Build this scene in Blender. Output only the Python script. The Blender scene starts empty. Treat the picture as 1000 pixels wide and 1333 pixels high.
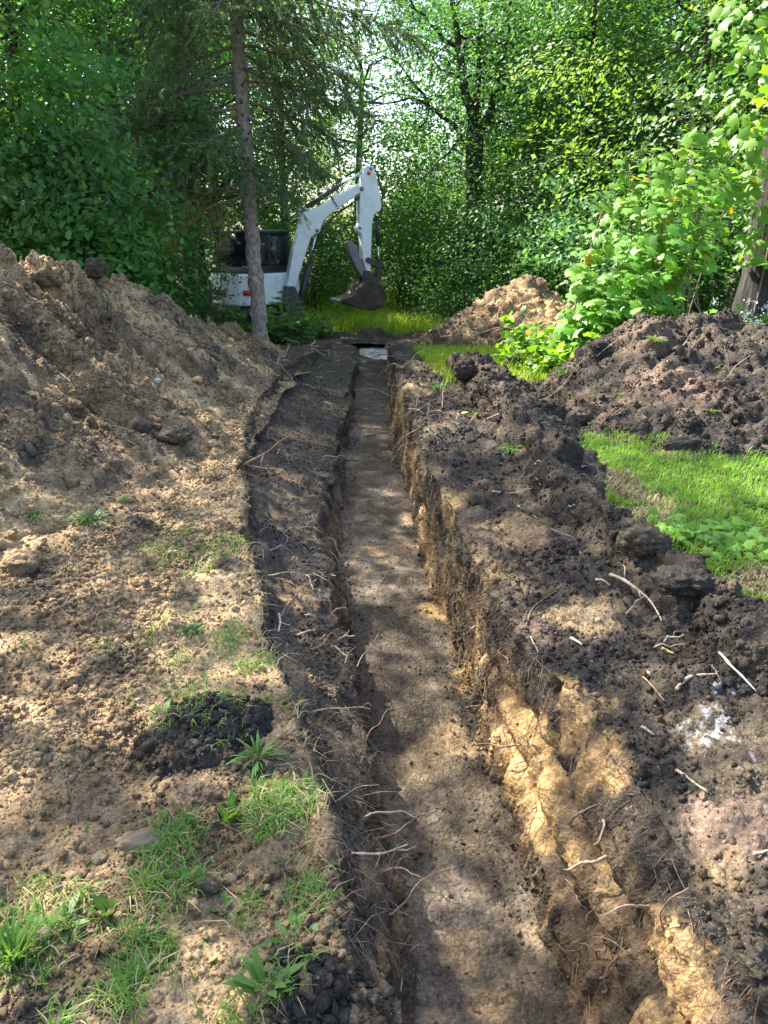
import bpy, bmesh, math, random
import numpy as np
from mathutils import Vector, Matrix, Euler
from math import radians as R, sin, cos, pi, exp, sqrt

# ------------------------------------------------------------------ camera, world, sun
S = bpy.context.scene
COL = S.collection
CAM_H = 1.62
PITCH, YAW = R(20.03), R(-2.8)
cam_d = bpy.data.cameras.new('camera'); cam_d.sensor_width = 36; cam_d.lens = 27.0
cam_d.clip_start = 0.05; cam_d.clip_end = 2000
cam = bpy.data.objects.new('camera', cam_d); COL.objects.link(cam)
cam.location = (0, 0, CAM_H); cam.rotation_euler = (pi/2 - PITCH, 0, YAW)
S.camera = cam
SUN_AZ, SUN_EL = R(-52), R(50)          # azimuth from +Y towards +X
sun_dir = Vector((sin(SUN_AZ)*cos(SUN_EL), cos(SUN_AZ)*cos(SUN_EL), sin(SUN_EL)))
W = bpy.data.worlds.new('World'); S.world = W; W.use_nodes = True
wn = W.node_tree.nodes; wn.clear()
sky = wn.new('ShaderNodeTexSky'); sky.sky_type = 'NISHITA'; sky.sun_disc = False
sky.sun_elevation = SUN_EL; sky.sun_rotation = SUN_AZ; sky.air_density = 1.0; sky.dust_density = 2.5; sky.ozone_density = 1.0
bg = wn.new('ShaderNodeBackground'); bg.inputs[1].default_value = 0.125
wo = wn.new('ShaderNodeOutputWorld')
W.node_tree.links.new(sky.outputs[0], bg.inputs[0]); W.node_tree.links.new(bg.outputs[0], wo.inputs[0])
sd = bpy.data.lights.new('sun', 'SUN'); sd.energy = 5.0; sd.angle = R(0.55); sd.color = (1.0, 0.93, 0.82)
so = bpy.data.objects.new('sun', sd); COL.objects.link(so); so.location = (-20, 15, 30)
so.rotation_euler = sun_dir.to_track_quat('Z', 'Y').to_euler()
vs = S.view_settings
vs.view_transform = 'Standard'; vs.look = 'None'; vs.gamma = 1; vs.exposure = 2.2
try: vs.use_curve_mapping = False
except Exception: pass
S.render.engine = 'CYCLES'
cy = S.cycles
cy.max_bounces = 7; cy.diffuse_bounces = 4; cy.glossy_bounces = 3; cy.transmission_bounces = 5; cy.transparent_max_bounces = 6
cy.sample_clamp_indirect = 6; cy.use_denoising = True
try: cy.denoiser = 'OPENIMAGEDENOISE'; cy.denoising_input_passes = 'RGB_ALBEDO_NORMAL'
except Exception: pass

rng = np.random.default_rng(7)
rnd = random.Random(11)

# ------------------------------------------------------------------ camera geometry helpers (pixels of the 1000x1333 frame)
CM = np.array(Euler((pi/2 - PITCH, 0, YAW)).to_matrix())
CO = np.array([0, 0, CAM_H])
def ray(x, y):
    d = CM @ np.array([(x-500)/1000, -(y-666.5)/1000, -1.0]); return d
def PZ(x, y, z): d = ray(x, y); return CO + d*(z-CAM_H)/d[2]
def PY(x, y, Y): d = ray(x, y); return CO + d*Y/d[1]
def project(P):
    q = (np.asarray(P)-CO) @ CM
    dz = np.where(q[..., 2] < -1e-3, -q[..., 2], np.nan)
    return 500+1000*q[..., 0]/dz, 666.5-1000*q[..., 1]/dz, dz

# ------------------------------------------------------------------ noise (numpy)
def _h(ix, iy, iz, s):
    n = (ix.astype(np.int64)*73856093) ^ (iy.astype(np.int64)*19349663) ^ (iz.astype(np.int64)*83492791) ^ (s*2654435761)
    n = n & 0xffffffff
    n = ((n ^ (n >> 15))*2246822519) & 0xffffffff
    n = ((n ^ (n >> 13))*3266489917) & 0xffffffff
    return ((n ^ (n >> 16)) & 0xffffff)/16777215.0
def vnoise(P, s=0):
    I = np.floor(P).astype(np.int64); f = P-I; f = f*f*f*(f*(f*6-15)+10)
    x, y, z = I[:, 0], I[:, 1], I[:, 2]; out = 0
    for a in (0, 1):
        wa = f[:, 0] if a else 1-f[:, 0]
        for b in (0, 1):
            wb = wa*(f[:, 1] if b else 1-f[:, 1])
            for c in (0, 1):
                out = out + wb*(f[:, 2] if c else 1-f[:, 2])*_h(x+a, y+b, z+c, s)
    return out*2-1
def fbm(P, o=4, s=0, g=0.5):
    t = 0; a = 1; n = 0
    for k in range(o):
        t = t + a*vnoise(P*(2.03**k)+k*17.3, s+k); n += a; a *= g
    return t/n
def lumps(P, scale, s=0, dens=0.7, asp=0.55):
    """rounded clods: height field of random bumps, one per noise cell"""
    Q = P/scale; I = np.floor(Q).astype(np.int64); best = np.zeros(len(P))
    for a in (-1, 0, 1):
        for b in (-1, 0, 1):
            for c in (-1, 0, 1):
                x, y, z = I[:, 0]+a, I[:, 1]+b, I[:, 2]+c
                r = _h(x, y, z, s+3)
                dx = Q[:, 0]-x-_h(x, y, z, s); dy = Q[:, 1]-y-_h(x, y, z, s+1); dz = Q[:, 2]-z-_h(x, y, z, s+2)
                rad = 0.3+0.6*_h(x, y, z, s+4)
                d2 = (dx*dx+dy*dy+dz*dz)/(rad*rad)
                v = np.where((r < dens) & (d2 < 1), np.sqrt(np.clip(1-d2, 0, 1))*rad, 0)
                best = np.maximum(best, v)
    return best*scale*asp
def sstep(a, b, x):
    t = np.clip((x-a)/(b-a), 0, 1); return t*t*(3-2*t)

# ------------------------------------------------------------------ mesh / object helpers
def np_mesh(name, V, F, smooth=True):
    V = np.ascontiguousarray(V, dtype=np.float32)
    if not isinstance(F, list): F = [F]
    F = [np.asarray(f, dtype=np.int32) for f in F if len(f)]
    me = bpy.data.meshes.new(name); me.vertices.add(len(V)); me.vertices.foreach_set('co', V.ravel())
    tot = np.concatenate([np.full(len(f), f.shape[1], np.int32) for f in F])
    idx = np.concatenate([f.ravel() for f in F])
    me.loops.add(len(idx)); me.loops.foreach_set('vertex_index', idx)
    me.polygons.add(len(tot)); st = np.concatenate([[0], np.cumsum(tot)[:-1]]).astype(np.int32)
    me.polygons.foreach_set('loop_start', st)
    me.update(calc_edges=True); me.validate()
    if smooth: me.polygons.foreach_set('use_smooth', np.ones(len(tot), bool))
    return me
def set_col(me, C, name='Col'):
    a = me.attributes.new(name, 'FLOAT_COLOR', 'POINT')
    d = np.ones((len(C), 4), np.float32); d[:, :C.shape[1]] = C; a.data.foreach_set('color', d.ravel())
def link(name, me, mat=None, parent=None, loc=None):
    o = bpy.data.objects.new(name, me); COL.objects.link(o)
    if mat is not None and not me.materials: me.materials.append(mat)
    if parent is not None: o.parent = parent
    if loc is not None: o.location = loc
    return o
def tag(o, label=None, cat=None, group=None, kind=None):
    if label: o['label'] = label
    if cat: o['category'] = cat
    if group: o['group'] = group
    if kind: o['kind'] = kind
    return o
def empty(name, loc, label, cat, group=None, rz=0):
    o = bpy.data.objects.new(name, None); COL.objects.link(o); o.location = loc; o.rotation_euler = (0, 0, rz)
    o.empty_display_size = 0.1
    return tag(o, label, cat, group)
def tube(pts, rad, sides=6, cap=True):
    pts = np.asarray(pts, float); n = len(pts); rad = np.broadcast_to(np.asarray(rad, float), (n,))
    T = np.gradient(pts, axis=0); T /= np.linalg.norm(T, axis=1)[:, None]+1e-9
    up = np.array([0.13, 0.21, 0.97]) if abs(T[0, 2]) < 0.9 else np.array([1.0, 0.1, 0])
    V = []
    for i in range(n):
        a = np.cross(T[i], up); a /= np.linalg.norm(a)+1e-9; b = np.cross(T[i], a); up = np.cross(a, T[i])
        th = np.arange(sides)*2*pi/sides
        V.append(pts[i]+rad[i]*(np.cos(th)[:, None]*a+np.sin(th)[:, None]*b))
    V = np.concatenate(V); F = []
    for i in range(n-1):
        for k in range(sides):
            k2 = (k+1) % sides
            F.append((i*sides+k, i*sides+k2, (i+1)*sides+k2, (i+1)*sides+k))
    F3 = []
    if cap:
        V = np.concatenate([V, pts[:1], pts[-1:]]); c0 = n*sides; c1 = c0+1
        for k in range(sides):
            k2 = (k+1) % sides
            F3.append((c0, k2, k)); F3.append((c1, (n-1)*sides+k, (n-1)*sides+k2))
    return V, [np.array(F), np.array(F3, dtype=int).reshape(-1, 3)]
class MB:
    """collects numpy pieces into one mesh"""
    def __init__(s): s.V = []; s.F = {}; s.n = 0
    def add(s, V, F):
        V = np.asarray(V, float)
        if not isinstance(F, list): F = [F]
        for f in F:
            f = np.asarray(f)
            if len(f): s.F.setdefault(f.shape[1], []).append(f+s.n)
        s.V.append(V); s.n += len(V); return s
    def tube(s, *a, **k): return s.add(*tube(*a, **k))
    def box(s, c, d, rot=None):
        c = np.array(c, float); d = np.array(d, float)/2
        V = np.array([[x, y, z] for x in (-1, 1) for y in (-1, 1) for z in (-1, 1)])*d
        if rot is not None: V = V @ np.array(rot).T
        return s.add(V+c, np.array([(0, 1, 3, 2), (4, 6, 7, 5), (0, 4, 5, 1), (2, 3, 7, 6), (0, 2, 6, 4), (1, 5, 7, 3)]))
    def mesh(s, name, smooth=False):
        return np_mesh(name, np.concatenate(s.V), [np.concatenate(f) for f in s.F.values()], smooth)
    def build(s, name, mat, parent=None, smooth=False, bevel=0):
        o = link(name, s.mesh(name, smooth), mat, parent)
        if bevel:
            b = o.modifiers.new('bevel', 'BEVEL'); b.width = bevel; b.segments = 2; b.limit_method = 'ANGLE'
        return o

# ------------------------------------------------------------------ materials
def new_mat(name):
    m = bpy.data.materials.new(name); m.use_nodes = True; m.node_tree.nodes.clear(); return m
class NT:
    def __init__(s, m): s.t = m.node_tree
    def n(s, ty, **k):
        o = s.t.nodes.new('ShaderNode'+ty)
        for a, b in k.items():
            if a.startswith('i_'):
                key = a[2:]; o.inputs[int(key) if key.isdigit() else key].default_value = b
            else: setattr(o, a, b)
        return o
    def l(s, a, b): s.t.links.new(a, b)
    def math(s, op, a, b=None, clamp=False):
        o = s.n('Math', operation=op, use_clamp=clamp)
        for i, v in enumerate((a, b)):
            if v is None: continue
            if hasattr(v, 'is_linked'): s.l(v, o.inputs[i])
            else: o.inputs[i].default_value = v
        return o.outputs[0]
    def mapr(s, v, a, b, c, d):
        o = s.n('MapRange', i_1=a, i_2=b, i_3=c, i_4=d); s.l(v, o.inputs[0]); return o.outputs[0]
    def mul(s, col, fac):
        o = s.n('VectorMath', operation='SCALE'); s.l(col, o.inputs[0])
        if hasattr(fac, 'is_linked'): s.l(fac, o.inputs['Scale'])
        else: o.inputs['Scale'].default_value = fac
        return o.outputs[0]
    def mix(s, f, a, b):
        o = s.n('Mix', data_type='RGBA')
        for k, v in ((0, f), (6, a), (7, b)):
            if hasattr(v, 'is_linked'): s.l(v, o.inputs[k])
            else: o.inputs[k].default_value = v if k == 0 else (*v, 1)
        return o.outputs[2]
    def noise(s, vec, scale, detail=3, rough=0.55):
        o = s.n('TexNoise'); o.inputs['Scale'].default_value = scale; o.inputs['Detail'].default_value = detail
        o.inputs['Roughness'].default_value = rough
        if vec is not None: s.l(vec, o.inputs['Vector'])
        return o.outputs[0]
    def out(s, sh): o = s.n('OutputMaterial'); s.l(sh, o.inputs[0])

def soil_mat(name, instancer=False):
    m = new_mat(name); t = NT(m)
    pos = t.n('NewGeometry').outputs['Position']
    at = t.n('Attribute', attribute_name='Col')
    if instancer: at.attribute_type = 'INSTANCER'
    c = at.outputs['Color']
    n1 = t.noise(pos, 7, 4); n2 = t.noise(pos, 38, 4, 0.65); n3 = t.noise(pos, 170, 3, 0.7)
    vo = t.n('TexVoronoi', i_Scale=70.0); t.l(pos, vo.inputs['Vector'])
    vc = t.n('SeparateColor'); t.l(vo.outputs['Color'], vc.inputs[0])
    f = t.math('MULTIPLY', t.mapr(n1, .3, .7, .72, 1.28), t.mapr(n2, .3, .7, .62, 1.38))
    f = t.math('MULTIPLY', f, t.mapr(n3, .3, .7, .62, 1.38))
    f = t.math('MULTIPLY', f, t.mapr(vc.outputs[0], 0, 1, .8, 1.2))
    c = t.mul(c, f)
    # scattered pale grains and crumbs
    v2 = t.n('TexVoronoi', i_Scale=120.0); t.l(pos, v2.inputs['Vector'])
    s2 = t.n('SeparateColor'); t.l(v2.outputs['Color'], s2.inputs[0])
    gr = t.math('MULTIPLY', t.math('GREATER_THAN', s2.outputs[1], 0.93), t.math('LESS_THAN', v2.outputs['Distance'], 0.35))
    c = t.mix(t.math('MULTIPLY', gr, 0.35), c, (.42, .36, .28))
    bs = t.n('BsdfPrincipled'); bs.inputs['Roughness'].default_value = .95
    bs.inputs['Specular IOR Level'].default_value = .18
    t.l(c, bs.inputs['Base Color'])
    hb = t.math('ADD', t.math('MULTIPLY', n2, .6), t.math('MULTIPLY', n3, .35))
    hb = t.math('SUBTRACT', hb, t.math('MULTIPLY', vo.outputs['Distance'], .5))
    b = t.n('Bump', i_Strength=.75, i_Distance=.02); t.l(hb, b.inputs['Height']); t.l(b.outputs[0], bs.inputs['Normal'])
    t.out(bs.outputs[0]); return m
def leaf_mat(name, c0, c1, trans=0.45, gloss=0.06, obj_var=0.25, warm=None):
    m = new_mat(name); t = NT(m)
    g = t.n('NewGeometry'); ri = g.outputs['Random Per Island']
    orn = t.n('ObjectInfo').outputs['Random']
    c = t.mix(ri, c0, c1)
    if warm: c = t.mix(t.math('GREATER_THAN', ri, .985), c, warm)
    c = t.mul(c, t.mapr(orn, 0, 1, 1-obj_var, 1+obj_var))
    d = t.n('BsdfDiffuse'); tr = t.n('BsdfTranslucent'); gl = t.n('BsdfGlossy', i_Roughness=.5)
    t.l(c, d.inputs[0])
    c2 = t.n('Hsv' if False else 'HueSaturation', i_Saturation=1.12, i_Value=1.7, i_Hue=.485); t.l(c, c2.inputs['Color']); t.l(c2.outputs[0], tr.inputs[0])
    gl.inputs[0].default_value = (.85, .9, .95, 1)
    m1 = t.n('MixShader', i_0=trans); t.l(d.outputs[0], m1.inputs[1]); t.l(tr.outputs[0], m1.inputs[2])
    lw = t.n('LayerWeight', i_Blend=.35)
    m2 = t.n('MixShader'); t.l(t.math('ADD', t.math('MULTIPLY', lw.outputs['Facing'], gloss*.9), gloss*.22), m2.inputs[0])
    t.l(m1.outputs[0], m2.inputs[1]); t.l(gl.outputs[0], m2.inputs[2])
    t.out(m2.outputs[0]); return m
def bark_mat(name, c0, c1, scale=14, stretch=.25, bump=.6):
    m = new_mat(name); t = NT(m)
    tc = t.n('TexCoord').outputs['Object']; mp = t.n('Mapping'); mp.inputs['Scale'].default_value = (1, 1, stretch)
    t.l(tc, mp.inputs[0])
    n = t.noise(mp.outputs[0], scale, 6, .65); n2 = t.noise(tc, scale*4, 4, .6)
    v = t.n('TexVoronoi', i_Scale=scale*1.3); t.l(mp.outputs[0], v.inputs['Vector'])
    c = t.mix(t.mapr(n, .32, .68, 0, 1), c0, c1); c = t.mul(c, t.mapr(n2, .3, .7, .7, 1.3))
    bs = t.n('BsdfPrincipled'); bs.inputs['Roughness'].default_value = .9; bs.inputs['Specular IOR Level'].default_value = .2
    t.l(c, bs.inputs['Base Color'])
    b = t.n('Bump', i_Strength=bump, i_Distance=.03)
    t.l(t.math('ADD', n, t.math('MULTIPLY', v.outputs['Distance'], .6)), b.inputs['Height']); t.l(b.outputs[0], bs.inputs['Normal'])
    t.out(bs.outputs[0]); return m
def simple_mat(name, col, rough=.5, metal=0, spec=.5, nscale=12, var=.25, dirt=None, coat=0):
    m = new_mat(name); t = NT(m)
    tc = t.n('TexCoord').outputs['Object']; n = t.noise(tc, nscale, 5, .6)
    base = t.n('RGB'); base.outputs[0].default_value = (*col, 1)
    c = t.mul(base.outputs[0], t.mapr(n, .3, .7, 1-var, 1+var))
    if dirt:
        n2 = t.noise(tc, nscale*.35, 6, .7); c = t.mix(t.mapr(n2, .5, .72, 0, dirt[1]), c, dirt[0])
    bs = t.n('BsdfPrincipled'); t.l(c, bs.inputs['Base Color']); bs.inputs['Metallic'].default_value = metal
    bs.inputs['Specular IOR Level'].default_value = spec; bs.inputs['Coat Weight'].default_value = coat
    t.l(t.mapr(n, .3, .7, max(0, rough-.1), min(1, rough+.1)), bs.inputs['Roughness'])
    b = t.n('Bump', i_Strength=.08, i_Distance=.01); t.l(n, b.inputs['Height']); t.l(b.outputs[0], bs.inputs['Normal'])
    t.out(bs.outputs[0]); return m

M_SOIL = soil_mat('soil'); M_CLOD = soil_mat('soil_crumb', True)
M_ROOT = bark_mat('root_bark', (.16, .09, .055), (.38, .26, .17), 30, .3, .4)
M_PALE = bark_mat('pale_wood', (.27, .20, .14), (.52, .42, .31), 30, .3, .3)
M_DARKSTICK = bark_mat('dark_wet_stick', (.05, .035, .03), (.14, .09, .07), 30, .3, .3)
M_CUT = simple_mat('fresh_cut_wood', (.50, .34, .12), .85, var=.2, nscale=40)
M_ROCK = simple_mat('stone', (.20, .15, .105), .95, spec=.15, nscale=16, var=.5, dirt=((.11, .078, .052), .9))
M_GREYROCK = simple_mat('grey_stone', (.42, .40, .36), .9, spec=.25, nscale=14, var=.35, dirt=((.2, .15, .1), .6))
M_WHITE = simple_mat('bleached_wood', (.72, .69, .64), .8, spec=.2, nscale=25, var=.3, dirt=((.2, .15, .1), .7))
M_GRASS = leaf_mat('grass_blade', (.075, .20, .028), (.17, .28, .05), .4, .07, .05)
M_LAWN = leaf_mat('lawn_blade', (.11, .26, .03), (.21, .34, .055), .45, .04, .05)
M_MEADOW = leaf_mat('meadow_blade', (.17, .29, .035), (.29, .40, .065), .5, .03, .05)
M_WEED = leaf_mat('weed_leaf', (.07, .17, .025), (.13, .24, .04), .4, .08, .15)
M_DRY = leaf_mat('dry_grass', (.30, .24, .12), (.46, .38, .22), .25, .04, .05)
# ------------------------------------------------------------------ terrain
def lumps(P, scale, s=0, dens=0.7, asp=0.8):
    Q = P/scale + 0.35*np.stack([vnoise(P/scale*.6, s+60), vnoise(P/scale*.6, s+61), vnoise(P/scale*.6, s+62)], 1)
    I = np.floor(Q-.5).astype(np.int64); best = np.zeros(len(P))
    for a in (0, 1):
        for b in (0, 1):
            for c in (0, 1):
                x, y, z = I[:, 0]+a, I[:, 1]+b, I[:, 2]+c
                dx = Q[:, 0]-x-.25-.5*_h(x, y, z, s); dy = Q[:, 1]-y-.25-.5*_h(x, y, z, s+1); dz = Q[:, 2]-z-.25-.5*_h(x, y, z, s+2)
                rad = 0.22+0.40*_h(x, y, z, s+4)
                d2 = (dx*dx+dy*dy+dz*dz)/(rad*rad)
                best = np.maximum(best, np.where((_h(x, y, z, s+3) < dens) & (d2 < 1), np.sqrt(np.clip(1-d2, 0, 1))*rad, 0))
    return best*scale*asp
def crumb(P, o=5, s=0, f=4.0, g=.55):
    t = 0; a = 1; n = 0
    for k in range(o):
        t = t+a*np.abs(vnoise(P*f*(2.1**k)+k*13.7, s+k)); n += a; a *= g
    return t/n-.28
def near_lumps(P, Ymax, *a, **k):
    d = np.zeros(len(P)); m = P[:, 1] < Ymax
    if m.any(): d[m] = lumps(P[m], *a, **k)*sstep(Ymax, Ymax*.75, P[m, 1])
    return d
def G(Y):
    Y = np.asarray(Y, float)
    return np.interp(Y, [-50, 6.5, 9, 14, 19, 26, 40, 400], [0, 0, -.06, -.34, -.78, -.85, -.6, -.4])
def line(pts, z0, useG=True):
    out = []
    for x, y in pts:
        z = z0
        for _ in range(4 if useG else 1):
            p = PZ(x, y, z); z = float(G(p[1]))+z0 if useG else z0
        out.append((p[1], p[0]))
    out.sort(); a = np.array(out); return lambda Y: np.interp(Y, a[:, 0], a[:, 1])
def dep(Y): return np.maximum(G(Y)+.80, 0.03)
LIPL = line([(475,1333),(440,1200),(415,1100),(400,1000),(385,920),(358,865),(340,830),(325,740),(318,680),(315,620),(322,560),(335,520),(370,480),(400,460),(425,447)], 0)
BEN = line([(510,1333),(497,1200),(486,1090),(476,996),(462,940),(452,870),(445,815),(430,755),(417,695),(419,662),(430,617),(448,540),(462,485)], -.42)
FL = line([(540,1333),(515,1180),(490,1050),(472,960),(455,880),(446,800),(440,700),(446,620),(456,540),(464,495),(467,470)], -.8, False)
FR = line([(745,1333),(680,1120),(640,1000),(615,920),(590,850),(565,780),(545,700),(525,620),(510,535),(506,490),(507,470)], -.8, False)
LIPR = line([(1000,1300),(935,1190),(865,1075),(815,1000),(785,950),(735,885),(690,835),(640,765),(600,690),(573,630),(545,570),(530,530),(520,490),(514,465)], -.03)

rowsA = np.linspace(-4, .65, 16)
n = int(math.log(30/.7)/.0058); rowsB = .7*np.exp(np.linspace(0, math.log(30/.7), n))
rowsC = np.array([33, 38, 45, 55, 70, 95, 140, 220, 380, 600.])
YR = np.concatenate([rowsA, rowsB, rowsC]); NR = len(YR)
def wob(Y, s, a, f=2.2): P = np.stack([Y*f, Y*0+s*3.7, Y*0], 1); return a*fbm(P, 4, s)
xl = LIPL(YR)+wob(YR, 1, .07); xb = BEN(YR)+wob(YR, 2, .11); xa = FL(YR)+wob(YR, 3, .04)
xe = FR(YR)+wob(YR, 4, .04); xf = LIPR(YR)+wob(YR, 5, .07)
xc = np.minimum(xl+.06+wob(YR, 6, .03), xb-.03); xb = np.minimum(xb, xa-.02); xf = np.maximum(xf, xe+.05)
g = G(YR); D = dep(YR)
xo = xf+.45; W0 = .78*np.maximum(YR, 0)+4
tr = sstep(22, 19, YR)                         # trench runs out here
zc = g-.32*D*tr; zb = g-.62*D*tr; za = g-D*tr; ze = za; zf = g-.04*tr
segs = [(-W0, g, xl, g, 120, 'inv'), (xl, g, xc, zc, 34, ''), (xc, zc, xb, zb, 44, ''), (xb, zb, xa, za, 46, ''), (xa, za, xe, ze, 92, ''),
        (xe, ze, xf, zf, 70, ''), (xf, zf, xo, g, 56, ''), (xo, g, W0, g, 120, 'pow')]
X = []; Z = []; REG = []; TT = []
for i, (x0, z0, x1, z1, k, mode) in enumerate(segs):
    t = np.linspace(0, 1, k, endpoint=(i == len(segs)-1))
    u = 1-(1-t)**2.1 if mode == 'inv' else (t**2.1 if mode == 'pow' else t)
    X.append(x0[:, None]+(x1-x0)[:, None]*u); Z.append(z0[:, None]+(z1-z0)[:, None]*u)
    REG += [i]*k; TT += list(t)
X = np.concatenate(X, 1); Z = np.concatenate(Z, 1); NC = X.shape[1]; REG = np.array(REG); TT = np.array(TT)
Yg = np.repeat(YR[:, None], NC, 1)
# soften the lips: smooth the section slightly along the columns
for _ in range(2):
    Z[:, 1:-1] = .25*Z[:, :-2]+.5*Z[:, 1:-1]+.25*Z[:, 2:]
P = np.stack([X, Yg, Z], -1)
def grid_normals(P):
    du = np.gradient(P, axis=1); dv = np.gradient(P, axis=0)
    N = np.cross(du, dv); N /= np.linalg.norm(N, axis=2, keepdims=True)+1e-12; return N
N = grid_normals(P)
p = P.reshape(-1, 3); reg = np.tile(REG, NR); tt = np.tile(TT, NR); YY = p[:, 1]
fade = sstep(34, 16, YY)*sstep(-.5, .5, YY)
f1 = fbm(p*np.array([1.3, 1.3, 1.3]), 4, 10); f2 = fbm(p*6.5, 3, 20); 
st = fbm(p*np.array([9, 15, 2.5]), 3, 30)
cb = np.zeros(len(p)); mk = (YY > .5) & (YY < 17); cb[mk] = crumb(p[mk], 5, 70); cbf = np.zeros(len(p)); mk = (YY > .5) & (YY < 6); cbf[mk] = crumb(p[mk], 3, 80, 22.)*sstep(6, 4, YY[mk])
L1 = near_lumps(p, 12, .16, 100, .42); L2 = near_lumps(p, 8, .065, 110, .6); L3 = near_lumps(p, 4.5, .03, 120, .75)
isL = reg <= 0; wl = (reg == 1) | (reg == 3); bn = reg == 2; fl = reg == 4; wr = reg == 5; br = reg >= 6
d = np.zeros(len(p))
d += isL*(f1*.05+f2*.012+cb*.075+cbf*.024+fbm(p*17, 3, 85)*.014+L1*.3+L2*.2+L3*.28)
d += wl*(f1*.03+f2*.03+st*.035+cb*.05+cbf*.02+L1*.2+L2*.35+L3*.4)
d += bn*(f1*.085+f2*.018+cb*.06+cbf*.02+L1*.25+L2*.4+L3*.4)
d += fl*(f1*.02+f2*.008+L1*.10*sstep(.25, .0, np.minimum(tt, 1-tt))+L2*.3+L3*.45+cb*.022+cbf*.018)
d += wr*(f1*.04+f2*.02+st*.045+(cb*.06+cbf*.022+L1*.15+L2*.3+L3*.3)*(1-.75*np.exp(-((YY-3.25)/.5)**2)*sstep(.8, .6, tt)))
d += br*(f1*.06+f2*.02+cb*.13+cbf*.025+L1*.35+L2*.4+L3*.4)
rg = np.abs(vnoise(np.stack([YY*13+p[:, 2]*2.2, p[:, 2]*1.5, YY*0+4.5], 1), 91)); d -= wr*.05*np.clip(.32-rg, 0, 1)*sstep(.02, .12, tt)*sstep(9, 7, YY)
d += fl*(.011*vnoise(np.stack([YY*16, p[:, 0]*2.5, YY*0], 1), 92)+.012*vnoise(np.stack([YY*5, p[:, 0]*7, YY*0], 1), 93))
# scrape marks of the bucket low on the right wall close by
gw = wr*sstep(3.6, 2.9, YY)
for c, a in ((.30, .06), (.56, .075)):
    d -= gw*a*np.exp(-((tt-c-.04*f1)/.055)**2)
# rough ragged floor end with the step up to the grass
d *= fade
lawn = sstep(1.75, 1.95, p[:, 0])*sstep(3.0, 3.4, YY)*sstep(6.5, 6.0, YY)
lawn = np.maximum(lawn, sstep(1.2, 1.5, p[:, 0])*sstep(8.6, 9.4, YY)*sstep(14.2, 13.5, YY))
d *= 1-.75*lawn*(reg >= 6)
p = p+N.reshape(-1, 3)*d[:, None]
p[:, 2] += -.0

BLACK = np.array([.044, .037, .031]); DBR = np.array([.092, .072, .050]); BROWN = np.array([.198, .137, .080]); TAN = np.array([.41, .285, .155])
SAND = np.array([.57, .365, .165]); GREY = np.array([.17, .135, .097]); PINK = np.array([.195, .135, .10]); FOREST = np.array([.05, .048, .028])
TURF = np.array([.10, .095, .045])
def lerp(a, b, t): return a+(b-a)*np.asarray(t)[:, None]
def ground_colour():
    n1 = fbm(p*np.array([1.1, 1.1, 1.6]), 5, 40); n2 = fbm(p*3.3, 4, 50); n3 = fbm(p*11, 3, 55)
    s2 = fbm(p*np.array([5, 8, 1.6]), 4, 57)
    C = np.tile(BROWN, (len(p), 1))
    cl = lerp(np.tile(BROWN, (len(p), 1)), TAN, sstep(-.12, .42, n1+.5*n2))
    cl = lerp(cl, DBR, sstep(.12, .45, n2-.4*n1))
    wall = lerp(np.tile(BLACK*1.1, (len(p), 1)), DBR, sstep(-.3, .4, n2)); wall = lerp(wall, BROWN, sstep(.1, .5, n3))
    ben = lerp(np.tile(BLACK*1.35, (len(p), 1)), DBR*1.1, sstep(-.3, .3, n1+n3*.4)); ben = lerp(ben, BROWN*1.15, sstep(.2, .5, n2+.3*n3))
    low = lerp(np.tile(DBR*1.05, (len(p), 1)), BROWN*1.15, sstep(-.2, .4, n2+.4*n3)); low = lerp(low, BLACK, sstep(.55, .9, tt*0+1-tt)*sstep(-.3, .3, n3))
    flo = lerp(np.tile(GREY*.52, (len(p), 1)), GREY*.98, sstep(-.3, .4, n1+.6*n2)); flo = lerp(flo, DBR*.9, sstep(.0, .4, n3-.3*n1)*.7)
    flo = lerp(flo, TAN*.9, sstep(.28, .6, n2+.5*n1)*.7)
    rw = lerp(np.tile(BROWN*.9, (len(p), 1)), DBR, sstep(-.2, .3, n2))
    sandm = sstep(.02, .30, s2+.3*n1)*sstep(.0, .12, tt)*sstep(.82, .55, tt+.15*n2)
    rw = lerp(rw, SAND*.92, sandm*.85)
    rw = lerp(rw, BLACK*1.2, sstep(.55, .82, tt+.25*n2)*.9)
    rb = lerp(np.tile(BLACK*.95, (len(p), 1)), DBR*.95, sstep(-.1, .5, n2+.3*n3)); rb = lerp(rb, PINK*.6, sstep(.32, .6, n1+.4*n2)*.6)
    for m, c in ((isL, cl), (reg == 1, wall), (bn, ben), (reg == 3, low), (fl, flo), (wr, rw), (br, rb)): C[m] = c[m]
    lipm = isL*sstep(.94, 1.0, tt)*sstep(-.4, .2, n2); C = lerp(C, DBR*.8, lipm*.8)
    C = lerp(C, TURF*.9, lawn*(reg >= 6)*.85)
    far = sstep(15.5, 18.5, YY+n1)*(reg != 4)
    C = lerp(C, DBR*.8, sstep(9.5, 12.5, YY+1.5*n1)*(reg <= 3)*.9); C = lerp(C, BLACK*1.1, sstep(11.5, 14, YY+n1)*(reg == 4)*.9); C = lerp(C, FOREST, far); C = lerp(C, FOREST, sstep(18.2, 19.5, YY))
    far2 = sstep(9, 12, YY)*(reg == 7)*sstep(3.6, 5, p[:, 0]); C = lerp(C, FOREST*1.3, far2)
    return C
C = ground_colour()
class Soil: pass
SOILS = []
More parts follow.
